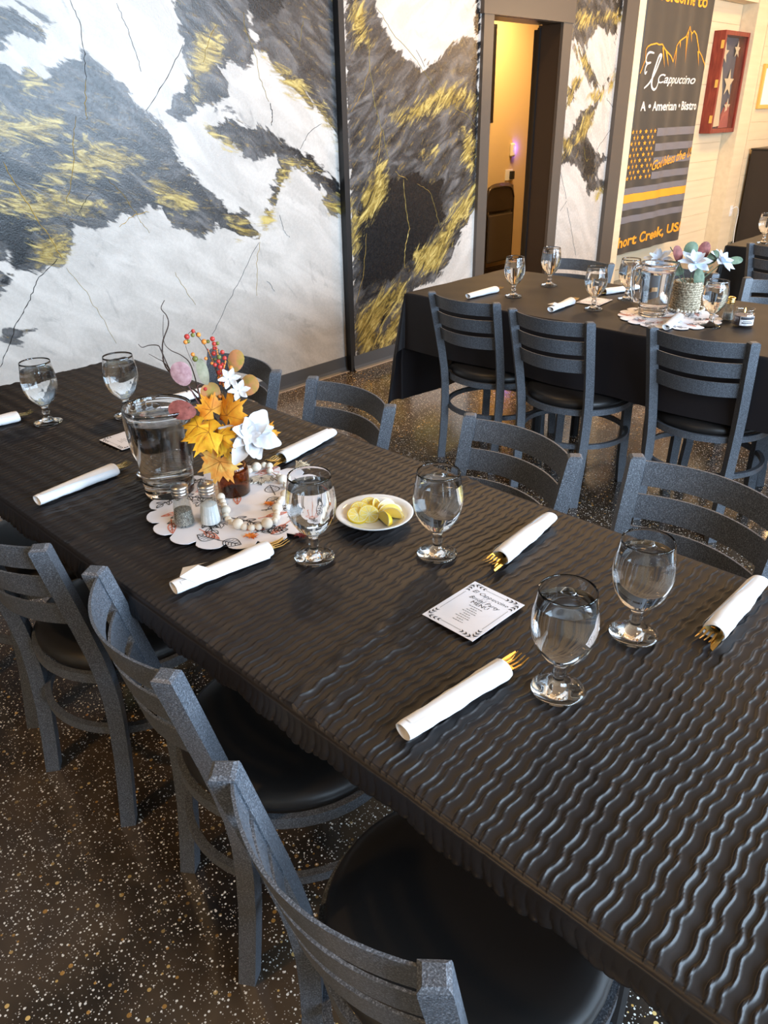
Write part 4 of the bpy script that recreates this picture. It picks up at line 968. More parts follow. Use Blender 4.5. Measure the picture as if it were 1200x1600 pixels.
# small fabric blossoms scattered on the table
def blossom(label, loc, col, r):
    m_ = mat('confetti_' + label.split()[0], col, 0.8); mb = MB()
    for k in range(16):
        a = k * 2.4; ti = 0.25 + 0.5 * ((k * 7) % 5) / 5; l = r * (0.6 + 0.4 * ((k * 3) % 4) / 3)
        c_, s_ = math.cos(a), math.sin(a); zz = 0.001 + 0.0006 * (k % 5)
        mb.add([(0, 0, zz), (l * .55 * c_ - .0028 * s_, l * .55 * s_ + .0028 * c_, zz + ti * .006), (l * c_, l * s_, zz + .002 * (k % 3)), (l * .55 * c_ + .0028 * s_, l * .55 * s_ - .0028 * c_, zz + ti * .006)], [(0, 1, 2, 3)])
    o = mb.build('fabric_blossom', m_); o.location = loc; tag(o, label, 'blossom', 'small fabric blossoms on the front table'); return o
blossom('orange fabric blossom on the doily inside the bead loop', (-0.419, -2.394, DZ), (0.72, 0.20, 0.02), 0.014)
blossom('orange fabric blossom on the doily in front of the beads', (-0.537, -2.482, DZ), (0.75, 0.22, 0.03), 0.018)
blossom('maroon fabric blossom on the black cloth beside the doily', (-0.462, -2.552, TOP + 0.001), (0.16, 0.02, 0.02), 0.016)

# ------------------------------------------------------------------ amber bottle with silk leaves, berries and flower
UX, UY = 0.698, -0.716
def ar(X, Y, d=0.0):
    """arrangement sketch units -> metres around the bottle (u sideways, d depth, z up)"""
    h = 1527 - Y; u = (X - 687) / 3796 + h * 0.105 / 3796; z = h / 3500
    return Vector((u * UX + d * 0.716, u * UY + d * 0.698, z))
AMB = mat('amber_glass', (0.42, 0.17, 0.03), 0.03, trans=1.0, ior=1.45)
vz = thing('flower_bottle', 'amber bottle holding silk maple leaves, red berries and a white flower', 'flowers', (-0.431, -2.282, DZ))
MB().lathe([(0, 0), (.034, 0), (.0365, .003), (.0365, .062), (.035, .070), (.027, .079), (.0165, .085), (.0145, .090), (.0145, .104), (.0165, .105), (.0165, .110), (.0120, .110), (.0120, .09), (.014, .084), (.025, .076), (.0325, .068), (.0340, .060), (.0340, .006), (.032, .004), (0, .004)], 40).build('bottle', AMB, vz, True)
def leafmat(name, stops, scale=38):
    m_ = mat(name, (1, 1, 1), 0.6); t = NT(m_); c = t.coord('Object'); t.base(t.ramp(t.noise(c, scale, 3, 0.6), stops))
    b = t.b; b.inputs['Subsurface Weight'].default_value = 0.0; return m_
L_YEL = leafmat('yellow_silk_leaf', [(0.3, (0.80, 0.36, 0.02)), (0.5, (0.88, 0.50, 0.03)), (0.7, (0.84, 0.30, 0.02))])
L_ORG = leafmat('orange_silk_leaf', [(0.3, (0.72, 0.22, 0.01)), (0.6, (0.80, 0.38, 0.03))])
L_MIX = leafmat('yellow_orange_silk_leaf', [(0.35, (0.86, 0.60, 0.16)), (0.6, (0.82, 0.34, 0.06))])
L_RED = leafmat('dark_red_leaf', [(0.3, (0.16, 0.035, 0.03)), (0.7, (0.34, 0.10, 0.08))], 90)
L_MAU = leafmat('mauve_leaf', [(0.3, (0.32, 0.16, 0.18)), (0.7, (0.52, 0.33, 0.34))], 90)
L_GRN = leafmat('grey_green_leaf', [(0.3, (0.30, 0.32, 0.22)), (0.7, (0.50, 0.50, 0.38))], 60)
L_OLV = leafmat('olive_orange_leaf', [(0.35, (0.38, 0.30, 0.06)), (0.6, (0.62, 0.28, 0.12))], 40)
L_TAU = leafmat('taupe_leaf', [(0.3, (0.22, 0.16, 0.12)), (0.7, (0.36, 0.29, 0.22))], 60)
VEIN = mat('leaf_vein', (0.35, 0.12, 0.01), 0.7)
def surf_leaf(name, outline2d, M, material, parent, curl=0.3, wave=0.0, size=0.05, veins=None):
    """leaf blade: outline ring, half ring and centre, bent about its midrib; thin but two-sided with thickness"""
    n = len(outline2d)
    def bend(x, y):
        z = -curl * (y * y) / size - 0.5 * curl * (x * x) / size + wave * size * 0.08 * math.sin(7 * x / size + 4 * y / size)
        return (x, y, z)
    vs = [bend(0, 0)]
    for k in (0.4, 0.75, 1.0): vs += [bend(x * k, y * k) for x, y in outline2d]
    fs = [(0, 1 + i, 1 + (i + 1) % n) for i in range(n)]
    for r_ in (0, 1):
        for i in range(n): fs.append((1 + r_ * n + i, 1 + (r_ + 1) * n + i, 1 + (r_ + 1) * n + (i + 1) % n, 1 + r_ * n + (i + 1) % n))
    vs2 = [(x, y, z - 0.0005) for x, y, z in vs]; k = len(vs)
    allv = vs + vs2; allf = fs + [tuple(i + k for i in f)[::-1] for f in fs] + [(1 + 2 * n + i, k + 1 + 2 * n + i, k + 1 + 2 * n + (i + 1) % n, 1 + 2 * n + (i + 1) % n) for i in range(n)]
    o = MB().add([(M @ Vector(q))[:] for q in allv], allf).build(name, material, parent, 60)
    if veins:
        vb = MB()
        for a, l in veins:
            P = []
            for q in np.linspace(0.02, 1, 5):
                x, y = l * q * math.cos(a), l * q * math.sin(a); b = bend(x, y); P.append((M @ Vector((b[0], b[1], b[2] + 0.0004)))[:])
            vb.tube(P, 0.00055, 4, scale=[1, .9, .8, .6, .3])
        vb.build('vein', VEIN, o)
    return o
def leaf_frame(pos, tip, face):
    """origin pos, x towards tip direction, z towards face"""
    x = Vector(tip).normalized(); z = Vector(face); z = (z - x * z.dot(x)).normalized(); y = z.cross(x)
    Mx = Matrix((x, y, z)).transposed().to_4x4(); Mx.translation = pos; return Mx
RIGHT = Vector((UX, UY, 0)); FWD = Vector((0.716, 0.698, 0)); UPV = Vector((0, 0, 1)); TOCAM = (-FWD * 0.85 + UPV * 0.45)
def dirv(u, z, d=0.0): return RIGHT * u + UPV * z + FWD * d
MV = [(0, .85), (.8, .75), (-.8, .75), (1.7, .6), (-1.7, .6)]
def maple(pos, tip, face, R_, m_, curl, wave=0.6):
    return surf_leaf('maple_leaf', maple_outline(R_), leaf_frame(pos, tip, face), m_, vz, curl, wave, R_, [(a, l * R_) for a, l in MV])
maple(ar(600, 1180, -0.050), dirv(-0.35, -1.0, -0.25), TOCAM + RIGHT * 0.1, 0.060, L_MIX, 0.25)
maple(ar(520, 930, -0.055), dirv(-1.0, -0.15, -0.2), TOCAM + UPV * 0.8, 0.064, L_YEL, 0.40)
maple(ar(655, 830, -0.035), dirv(0.05, 1.0, 0.1), TOCAM + RIGHT * -0.7, 0.060, L_ORG, 0.55)
maple(ar(520, 800, -0.022), dirv(-0.5, 0.8, 0.1), TOCAM, 0.042, L_ORG, 0.3)
maple(ar(420, 900, -0.040), dirv(-0.8, -0.5, -0.3), TOCAM + UPV * 0.5, 0.046, L_YEL, 0.5)
maple(ar(600, 980, -0.052), dirv(0.7, 0.3, -0.2), TOCAM + UPV * 0.3, 0.046, L_YEL, 0.45)
maple(ar(640, 1050, -0.048), dirv(0.2, -1, -0.2), TOCAM + RIGHT * 0.4, 0.034, L_YEL, 0.4)
maple(ar(930, 1050, 0.01), dirv(1, 0.1, 0.1), TOCAM, 0.040, L_ORG, 0.2)
def oval(name, X, Y, d, L, W, tip, m_, face=None, curl=0.2):
    out = [(L * (0.5 + 0.5 * math.cos(a)) - L * 0.5, W * 0.5 * math.sin(a) * (1 + 0.12 * math.cos(a))) for a in [2 * PI * i / 18 for i in range(18)]]
    M_ = leaf_frame(ar(X, Y, d), tip, face or TOCAM)
    return surf_leaf(name, out, M_, m_, vz, curl, 0.1, L * 0.5)
oval('eucalyptus_leaf', 275, 530, -0.01, 0.054, 0.044, dirv(-0.3, 1), L_MAU)
oval('eucalyptus_leaf', 285, 785, -0.03, 0.060, 0.042, dirv(-1, 0.25), L_RED)
oval('eucalyptus_leaf', 440, 530, 0.0, 0.060, 0.024, dirv(-0.15, 1), L_GRN)
oval('eucalyptus_leaf', 690, 470, 0.02, 0.052, 0.036, dirv(0.4, 1), L_OLV)
oval('eucalyptus_leaf', 800, 655, 0.015, 0.050, 0.042, dirv(0.7, 0.8), L_OLV)
oval('eucalyptus_leaf', 500, 690, 0.0, 0.044, 0.044, dirv(-0.6, 0.9), L_OLV)
oval('eucalyptus_leaf', 455, 1095, -0.03, 0.040, 0.032, dirv(-0.8, -0.5), L_TAU)
TWIG = mat('brown_twig', (0.055, 0.035, 0.028), 0.8); PURP = mat('purple_stem', (0.22, 0.10, 0.10), 0.7)
def spline(pts, k=5):
    P = [Vector(q) for q in pts]; out = []
    for i in range(len(P) - 1):
        p0 = P[max(i - 1, 0)]; p1 = P[i]; p2 = P[i + 1]; p3 = P[min(i + 2, len(P) - 1)]
        for j in range(k):
            s = j / k; out.append(0.5 * ((2 * p1) + (p2 - p0) * s + (2 * p0 - 5 * p1 + 4 * p2 - p3) * s * s + (-p0 + 3 * p1 - 3 * p2 + p3) * s ** 3))
    return out + [P[-1]]
def twig(pts, r, m_=None):
    P = spline([ar(*q) for q in pts]); n = len(P)
    MB().tube(P, r, 6, scale=[1 - 0.65 * i / (n - 1) for i in range(n)]).build('twig', m_ or TWIG, vz, True)
twig([(680, 1150, 0), (420, 760, .02), (250, 620, .02), (120, 500, .02), (105, 330, .02), (160, 190, .02), (150, 120, .02), (105, 70, .025), (130, 15, .03)], .0022)
twig([(680, 1150, 0), (340, 690, .01), (190, 560, .01), (100, 380, .015), (75, 335, .015), (0, 335, .02), (-60, 350, .02), (-90, 325, .02)], .0018)
twig([(300, 690, .01), (240, 640, .01), (120, 480, .02), (60, 440, .02), (-10, 400, .02)], .0014)
twig([(400, 740, .015), (330, 500, .02), (260, 420, .02), (160, 370, .02), (110, 300, .025), (115, 120, .03)], .0014)
twig([(680, 1150, 0), (420, 780, -.01), (330, 620, -.01)], .0017, PURP); twig([(430, 790, -.01), (380, 770, -.02), (340, 770, -.03)], .0016, PURP); twig([(420, 770, 0), (390, 650, 0), (420, 620, 0)], .0014, PURP)
twig([(680, 1150, 0), (600, 850, .0), (570, 600, 0), (480, 360, 0), (410, 260, 0), (375, 215, 0), (325, 250, 0), (310, 330, 0), (370, 480, 0)], .0011)
twig([(680, 1150, 0), (600, 640, .0), (540, 480, 0), (520, 270, 0)], .0012); twig([(600, 640, 0), (660, 500, 0), (600, 370, 0)], .0011); twig([(680, 1150, 0), (860, 990, -.02)], .0018, L_GRN)
BR = {'r': mat('red_berry', (0.52, 0.05, 0.04), 0.3), 'o': mat('orange_berry', (0.75, 0.27, 0.05), 0.35), 'g': mat('olive_berry', (0.18, 0.19, 0.05), 0.35)}
bme = {k: MB().ball((0, 0, 0), 1.0, 10, 7).mesh('berry', BR[k], True) for k in BR}; spray = {'r': MB(), 'o': MB()}
for X, Y, r, k in [(375, 215, 16, 'r'), (410, 250, 20, 'o'), (370, 245, 17, 'g'), (325, 255, 22, 'r'), (312, 295, 18, 'o'), (330, 293, 16, 'g'), (455, 300, 22, 'o'), (360, 395, 17, 'o'), (378, 428, 24, 'g'), (522, 280, 20, 'r'), (538, 312, 18, 'r'), (537, 348, 16, 'r'), (530, 390, 20, 'r'), (576, 412, 19, 'g'), (600, 378, 18, 'r'), (620, 420, 18, 'r'), (570, 442, 17, 'r'), (540, 472, 18, 'r'), (582, 487, 20, 'r'), (575, 532, 21, 'r'), (600, 515, 16, 'r'), (670, 495, 18, 'o'), (662, 522, 15, 'o'), (572, 575, 17, 'o'), (535, 435, 14, 'g'), (515, 460, 13, 'o'), (600, 470, 15, 'r'), (455, 660, 18, 'r'), (485, 690, 15, 'r'), (540, 720, 13, 'g'), (575, 720, 15, 'o'), (470, 420, 14, 'o'), (485, 300, 15, 'g'), (565, 310, 15, 'g'), (580, 900, 16, 'r')]:
    q = link('berry', bme[k], vz); q.location = ar(X, Y, 0.004 * math.sin(X)); q.scale = (r / 3796,) * 3
for k in range(60):                                    # tiny seed beads wound along the stems
    u = k / 59; A0, B0 = ((480, 360), (590, 640)) if k % 3 == 0 else (((540, 320), (600, 640)) if k % 3 == 1 else ((640, 440), (590, 620)))
    spray['o' if k % 4 else 'r'].ball(ar(A0[0] + (B0[0] - A0[0]) * u + 14 * math.sin(k * 2.1), A0[1] + (B0[1] - A0[1]) * u, 0.004 * math.cos(k * 2.1)), 0.0021, 6, 4)
for k in spray: spray[k].build('seed_beads', BR[k], vz, True)['kind'] = 'stuff'
PET = mat('white_silk_petal', (0.72, 0.73, 0.76), 0.7, spec=0.2)
def petal_mesh(name, L, W, cup, m_, pointed=0.0):
    vs = []; fs = []; n = 9; m = 7
    for i in range(n):
        u = i / (n - 1); w_ = W * (0.16 + 0.84 * math.sin(PI * min(u, 1) ** 1.25)) if u < 0.97 else W * 0.30 * (1 - pointed)
        w_ = max(w_, W * 0.06)
        for j in range(m):
            v = -1 + 2 * j / (m - 1)
            z = cup * (0.55 * v * v * w_ * 0.5 + 0.28 * L * u * (1 - u) * -1.2 - 0.22 * L * max(0, u - 0.6) ** 2 * 4) + 0.035 * L * math.sin(9 * u + 2.2 * v) * u
            vs.append((u * L + (0.05 * L * (1 - v * v) if u > 0.85 else 0), v * w_ / 2, z))
        if i:
            for j in range(m - 1): k = i * m + j; fs.append((k - m, k, k + 1, k - m + 1))
    return MB().add(vs, fs).mesh(name, m_, True)
pm = petal_mesh('petal', 0.052, 0.034, 0.7, PET)
fl = link('silk_flower', MB().ball((0, 0, 0), 0.007, 8, 6, (1, 1, 0.8)).mesh('silk_flower', PET, True), vz)
fl.location = ar(845, 985, -0.045); zq = (TOCAM * 0.9 + RIGHT * 0.35).to_track_quat('Z', 'Y'); fl.rotation_mode = 'QUATERNION'; fl.rotation_quaternion = zq
fl['label'] = 'large white silk flower'
for k in range(19):
    p_ = link('petal', pm, fl); ring_ = 0 if k < 5 else (1 if k < 11 else 2)
    a = [k * 1.2566, k * 1.0472 + 0.5, k * 0.7854 + 0.2][ring_] + 0.15 * math.sin(k * 11); lift = [0.95, 0.42, -0.02][ring_]; sc = [0.50, 0.80, 1.02 + 0.14 * math.sin(k * 3)][ring_]
    p_.rotation_euler = Euler((0.35 * math.sin(k * 5), -lift + 0.28 * math.sin(k * 7), a)); p_.scale = (sc * 1.12, sc * (1.05 + 0.2 * math.sin(k * 2.7)), sc * 1.1)
sm = petal_mesh('petal', 0.024, 0.013, 0.5, PET)
for X, Y, d, sc in ((665, 570, -0.015, 1.0), (745, 655, -0.02, 1.0)):
    f2 = link('silk_blossom', MB().ball((0, 0, 0), 0.0035, 6, 4).mesh('silk_blossom', PET, True), vz); f2.location = ar(X, Y, d); f2.rotation_mode = 'QUATERNION'; f2.rotation_quaternion = (TOCAM + UPV * 0.4 + RIGHT * 0.3).to_track_quat('Z', 'Y')
    for k in range(6):
        p_ = link('petal', sm, f2); p_.rotation_euler = Euler((0.3 * math.sin(k * 3), -0.35 + 0.25 * math.sin(k * 5), k * 1.047)); p_.scale = (sc,) * 3

# ------------------------------------------------------------------ middle table centrepiece
ROPE = mat('woven_seagrass', (0.42, 0.36, 0.26), 0.85)
t = NT(ROPE); c = t.coord('Object'); t.base(t.ramp(t.noise(c, 260, 2), [(0.35, (0.13, 0.10, 0.065)), (0.52, (0.45, 0.38, 0.27)), (0.68, (0.66, 0.58, 0.44))]))
bv = thing('woven_vase', 'round woven seagrass vase with pale blue flowers on the middle table', 'flowers', (1.968, -2.258, TOPB + 0.004)); bv.scale = (1.38,) * 3
MB().lathe([(0, 0), (.036, 0), (.0375, .004), (.0375, .080), (.035, .080), (.035, .006), (0, .005)], 28).build('inner_pot', STRING, bv, 40)
for k in range(12):
    r = 0.0395 + 0.001 * math.sin(k); n = 56
    MB().sweep([((r + 0.0012 * math.sin(i * 2.2 + k)) * math.cos(2 * PI * i / n), (r + 0.0012 * math.sin(i * 2.2 + k)) * math.sin(2 * PI * i / n), 0.004 + k * 0.0072 + 0.0012 * math.sin(i * 2.2 + k * 2)) for i in range(n)], [(0.0042 * math.cos(q * PI / 3), 0.0042 * math.sin(q * PI / 3)) for q in range(6)], closed=True).build('coil', ROPE, bv, True)
BLUE = mat('pale_blue_petal', (0.62, 0.70, 0.82), 0.7); SAGE = leafmat('sage_leaf', [(0.3, (0.07, 0.12, 0.075)), (0.7, (0.19, 0.25, 0.16))], 60)
bp = petal_mesh('petal', 0.040, 0.022, 0.5, BLUE)
def bpos(u, d, z): return Vector((u * UX + d * 0.716, u * UY + d * 0.698, z))
for u, d, z, sc, fu in ((-0.085, 0.05, 0.140, 1.15, -0.5), (0.0, -0.02, 0.142, 1.3, 0.0), (0.085, -0.01, 0.142, 1.15, 0.7)):
    f2 = link('silk_flower', MB().ball((0, 0, 0), 0.005, 8, 5).mesh('silk_flower', WOOD, True), bv); f2.location = bpos(u, d, z); f2.rotation_mode = 'QUATERNION'
    f2.rotation_quaternion = (TOCAM * 0.7 + UPV * 0.8 + RIGHT * fu).to_track_quat('Z', 'Y'); f2['label'] = 'pale blue silk flower'
    for k in range(11):
        p_ = link('petal', bp, f2); a = k * 1.05 if k < 6 else k * 1.2566 + 0.5
        p_.rotation_euler = Euler((0.2 * math.sin(k * 3), -(0.2 if k < 6 else 0.75), a)); p_.scale = ((sc if k < 6 else sc * 0.75),) * 3
def bleaf(u, d, z, L, W, tip, m_, face=None):
    out = [(L * 0.5 * math.cos(a), W * 0.5 * math.sin(a) * (1 + 0.1 * math.cos(a))) for a in [2 * PI * i / 16 for i in range(16)]]
    surf_leaf('silk_leaf', out, leaf_frame(bpos(u, d, z), tip, face or TOCAM), m_, bv, 0.3, 0.1, L * 0.5)
bleaf(-0.005, 0.01, 0.175, 0.05, 0.042, dirv(0.2, 1), SAGE); bleaf(0.035, 0.01, 0.172, 0.055, 0.036, dirv(0.2, 1), L_RED); bleaf(-0.045, 0.0, 0.165, 0.055, 0.03, dirv(-0.4, 1), L_RED)
bleaf(0.13, 0.0, 0.145, 0.05, 0.024, dirv(1, 0.1), SAGE); bleaf(0.02, -0.025, 0.10, 0.06, 0.034, dirv(0.1, -1, -0.2), SAGE); bleaf(-0.035, 0.02, 0.115, 0.05, 0.032, dirv(-0.7, 0.1), SAGE); bleaf(0.055, -0.01, 0.155, 0.05, 0.03, dirv(0.6, 0.8), SAGE)
bleaf(-0.09, 0.055, 0.125, 0.05, 0.026, dirv(-1, 0.1), L_MAU)
for q in ([(0, 0, .05), (.02, -.01, .09), (.06, -.01, .13)], [(0, 0, .05), (.05, 0, .10), (.10, 0, .145)], [(0, 0, .05), (-.03, .02, .10), (-.08, .05, .135)], [(0, 0, .05), (-.03, .01, .13), (-.07, .01, .185)], [(0, 0, .05), (0, -.01, .1), (0, -.01, .135)]):
    MB().tube(spline([bpos(*w_) for w_ in q]), 0.0015, 6).build('stem', SAGE, bv, True)
bb = []
for k in range(30):
    a = 2 * PI * k / 30; bb.append((1.965 + 0.074 * math.cos(a), -2.262 + 0.074 * math.sin(a), 0.0058 if k % 5 else 0.0085))
garland('cream bead garland ringed around the woven vase', bb, TOPB + 0.004)

cd = thing('candle_jar', 'small lit candle in a labelled glass jar on the middle table', 'candle', (1.857, -2.549, TOPB + 0.001)); cd.scale = (1.17,) * 3
MB().lathe([(0, 0), (.031, 0), (.0335, .003), (.0335, .040), (.031, .045), (.0285, .047), (.0285, .050), (.0305, .051), (.0305, .058), (.0285, .058), (.0270, .050), (.0270, .046), (.031, .040), (.0315, .005), (0, .004)], 32).build('jar', THIN, cd, True)
WAX = mat('mauve_wax', (0.20, 0.15, 0.16), 0.5)
MB().lathe([(0, .0045), (.0312, .0052), (.0312, .036), (0, .0365)], 28).build('wax', WAX, cd, 40)
LABM = mat('paper_label', (0.80, 0.78, 0.78), 0.7)
n = 14; lv = []; lf = []
for i in range(n):
    a = math.atan2(-0.698, -0.716) - 0.75 + 1.5 * i / (n - 1); lv += [(.0342 * math.cos(a), .0342 * math.sin(a), .007), (.0342 * math.cos(a), .0342 * math.sin(a), .036)]
    if i: lf.append((2 * i - 2, 2 * i, 2 * i + 1, 2 * i - 1))
lb = MB().add(lv, lf).build('paper_label', LABM, cd)
lp = MB()
for k, (z0, z1, w0) in enumerate(((.026, .035, 1.4), (.020, .0225, .9), (.013, .018, 1.1), (.009, .0105, .7))):
    for i in range(8):
        a0 = math.atan2(-0.698, -0.716) - w0 / 2 + w0 * i / 8; a1 = a0 + w0 / 8 * (1 if k == 0 else 0.75)
        lp.add([(.0345 * math.cos(a), .0345 * math.sin(a), z) for a, z in ((a0, z0), (a1, z0), (a1, z1), (a0, z1))], [(0, 1, 2, 3)])
lp.build('label_print', INK, lb)
FLAME = mat('flame', (1, 0.6, 0.2), 0.5, emit=(1.0, 0.55, 0.15), estr=9.0)
MB().tube([(0, 0, .036), (0.0003, 0, .043)], 0.0007, 5).build('wick', INK, cd)
MB().lathe([(0, .042), (.0022, .046), (.0026, .050), (.0015, .056), (0, .061)], 10).build('flame', FLAME, cd, True)
# ------------------------------------------------------------------ banner in the niche
BANNER = mat('black_banner_cloth', (0.042, 0.040, 0.038), 0.5, sheen=0.1)
B_OR = mat('banner_orange', (0.85, 0.36, 0.03), 0.6); B_WH = mat('banner_white', (0.80, 0.78, 0.74), 0.6); B_GY = mat('banner_grey', (0.17, 0.165, 0.185), 0.6)
BX0, BX1, BZ0, BZ1 = 5.53, 6.87, 0.30, 2.85
def bsurf(x, z, lift=0.0):
    """the hanging cloth: soft vertical folds, both side edges curl back"""
    y = -0.030 + 0.008 * math.sin(x * 9 + 0.6 * math.sin(z * 2)) + 0.006 * math.sin(x * 23 + z * 1.3)
    if x < BX0 + 0.03: e = BX0 + 0.03 - x; y += 6 * e * e + 0.9 * e; x = BX0 + 0.03 - 0.45 * e
    if x > BX1 - 0.04: e = x - BX1 + 0.04; y += 5 * e * e + 0.5 * e; x = BX1 - 0.04 + 0.6 * e
    return (x, y - lift, z)
bn = thing('hanging_banner', 'tall black banner with orange mountain outline and striped flag hanging beside the post', 'banner', (0, 0, 0))
nx_, nz_ = 200, 70
XX = np.linspace(BX0 - 0.10, BX1 + 0.05, nx_); ZZ = np.linspace(BZ0, BZ1, nz_)
link('cloth', grid_mesh('cloth', np.array([[bsurf(x, z) for z in ZZ] for x in XX]), BANNER), bn)
def on_banner(name, polys, m_, label=None, lift=0.003):
    mb = MB()
    for vs, fs in polys:
        bm = bmesh.new(); vv = [bm.verts.new((a, b, 0)) for a, b in vs]
        for f in fs:
            try: bm.faces.new([vv[i] for i in f])
            except ValueError: pass
        bmesh.ops.triangulate(bm, faces=bm.faces[:])
        for _ in range(6):                                   # cut long edges so the print follows the folds
            lg = [e for e in bm.edges if e.calc_length() > 0.03]
            if not lg: break
            bmesh.ops.subdivide_edges(bm, edges=lg, cuts=1); bmesh.ops.triangulate(bm, faces=bm.faces[:])
        bm.verts.index_update()
        mb.add([bsurf(q.co.x, q.co.y, lift) for q in bm.verts], [[q.index for q in f.verts] for f in bm.faces]); bm.free()
    o = mb.build(name, m_, bn)
    if label: o['label'] = label
    return o
def fit_text(txt, x0, x1, z0, z1, shear=0.0, bold=0.0, space=1.0, slope=0.0):
    vs, fs = text_mb(txt, 1.0, 'LEFT', shear, bold, space, 4)
    a = np.array(vs)[:, :2]; lo = a.min(0); hi = a.max(0)
    q = (a - lo) / (hi - lo)
    return [(x0 + (x1 - x0) * u, z0 + (z1 - z0) * v + slope * u) for u, v in q], fs
def stroke2(P, w_):
    P = [(q[0], q[1]) for q in spline([(a, b, 0) for a, b in P], 4)]; n = len(P); vs = []; fs = []
    for i, (a, b) in enumerate(P):
        a0, b0 = P[max(i - 1, 0)]; a1, b1 = P[min(i + 1, n - 1)]; L = math.hypot(a1 - a0, b1 - b0) or 1
        k = w_ * (0.55 + 0.45 * math.sin(PI * i / (n - 1)))
        vs += [(a - (b1 - b0) / L * k, b + (a1 - a0) / L * k), (a + (b1 - b0) / L * k, b - (a1 - a0) / L * k)]
        if i: fs.append((2 * i - 2, 2 * i - 1, 2 * i + 1, 2 * i))
    return vs, fs
def poly2(P, w_):
    vs = []; fs = []
    for (a, b), (a1, b1) in zip(P[:-1], P[1:]):
        L = math.hypot(a1 - a, b1 - b) or 1; dx, dz = -(b1 - b) / L * w_, (a1 - a) / L * w_; k = len(vs)
        vs += [(a + dx, b + dz), (a - dx, b - dz), (a1 - dx, b1 - dz), (a1 + dx, b1 + dz)]; fs.append((k, k + 1, k + 2, k + 3))
    return vs, fs
def rect2(x0, x1, z0, z1): return [(x0, z0), (x1, z0), (x1, z1), (x0, z1)], [(0, 1, 2, 3)]
MOUNT = [(5.563, 1.781), (5.622, 1.852), (5.659, 1.881), (5.637, 1.955), (5.675, 1.98), (5.728, 1.996), (5.816, 2.01), (5.866, 2.001), (5.936, 2.008), (5.998, 1.967), (6.087, 1.922), (6.139, 1.879), (6.172, 1.963), (6.184, 2.003), (6.245, 2.044), (6.346, 2.082), (6.381, 2.127), (6.407, 2.162), (6.445, 2.13), (6.5, 2.111), (6.529, 2.134), (6.575, 2.106), (6.653, 1.979), (6.738, 1.94), (6.819, 1.88), (6.872, 1.786)]
DRIPS = [[(5.955, 1.985), (6.018, 1.832)], [(6.013, 1.958), (6.07, 1.838)], [(6.187, 1.993), (6.219, 1.831)], [(6.359, 2.082), (6.417, 1.871)], [(6.385, 2.118), (6.401, 1.971)], [(6.639, 1.978), (6.688, 1.856)], [(6.25, 2.044), (6.271, 1.986)], [(6.479, 2.112), (6.511, 2.044)]]
on_banner('mountain_outline', [poly2(MOUNT, 0.0055)] + [([(a[0] - 0.011, a[1]), (a[0] + 0.011, a[1]), (b[0], b[1])], [(0, 1, 2)]) for a, b in DRIPS], B_OR, 'orange mountain outline')
Wx = fit_text('Welcome to', 5.66, 6.69, 2.315, 2.415, bold=0.02)
on_banner('welcome_lettering', [Wx], B_OR, 'orange heading letters')
E1 = [(5.797, 1.937), (5.733, 1.942), (5.686, 1.92), (5.676, 1.877), (5.718, 1.859), (5.767, 1.867)]; E2 = [(5.767, 1.867), (5.718, 1.859), (5.686, 1.83), (5.679, 1.797), (5.70, 1.783), (5.722, 1.802)]
LL = [(5.709, 1.672), (5.78, 1.712), (5.859, 1.80), (5.918, 1.878), (5.944, 1.925), (5.894, 1.916), (5.847, 1.838), (5.819, 1.761), (5.821, 1.693), (5.866, 1.663), (5.92, 1.683), (5.95, 1.743)]
on_banner('name_lettering', [stroke2(E1, 0.010), stroke2(E2, 0.010), stroke2(LL, 0.012), fit_text('Cappuccino', 5.93, 6.665, 1.69, 1.785, shear=0.3, bold=0.012)], B_WH, 'white script name')
on_banner('bistro_lettering', [fit_text('A \u2022 American \u2022 Bistro', 5.69, 6.775, 1.497, 1.572, bold=0.022)], B_WH, 'white subtitle letters')
st = [rect2(6.032, 6.90, a, b) for a, b in ((1.290, 1.357), (1.166, 1.229), (1.052, 1.113), (0.928, 0.990))] + [rect2(5.50, 6.90, a, b) for a, b in ((0.824, 0.878), (0.690, 0.750), (0.575, 0.634))]
on_banner('grey_stripes', st, B_GY, 'grey flag stripes', 0.0025)
on_banner('orange_stripe', [rect2(5.50, 6.90, 0.752, 0.823)], B_OR, 'orange flag stripe', 0.0025)
sp = []
for r_ in range(9):
    for k in range(6 if r_ % 2 == 0 else 5):
        x = 5.575 + k * 0.084 + (0.042 if r_ % 2 else 0); z = 1.335 - r_ * 0.047
        sp.append(([(x + (0.026 if q % 2 == 0 else 0.0105) * math.sin(q * PI / 5), z + (0.022 if q % 2 == 0 else 0.009) * math.cos(q * PI / 5)) for q in range(10)] + [(x, z)], [(q, (q + 1) % 10, 10) for q in range(10)]))
on_banner('star_field', sp, B_OR, 'orange stars')
on_banner('motto_lettering', [fit_text('God bless the USA', 6.02, 6.92, 1.0, 1.085, shear=0.35, bold=0.012, slope=0.10)], B_OR, 'orange script motto', 0.004)
on_banner('place_lettering', [fit_text('Short Creek,', 5.46, 6.47, 0.340, 0.455, bold=0.03, slope=0.022)], B_OR, 'orange place name')
on_banner('country_lettering', [fit_text('USA', 6.54, 6.90, 0.386, 0.478, bold=0.035, slope=0.008)], B_OR, 'orange country letters')

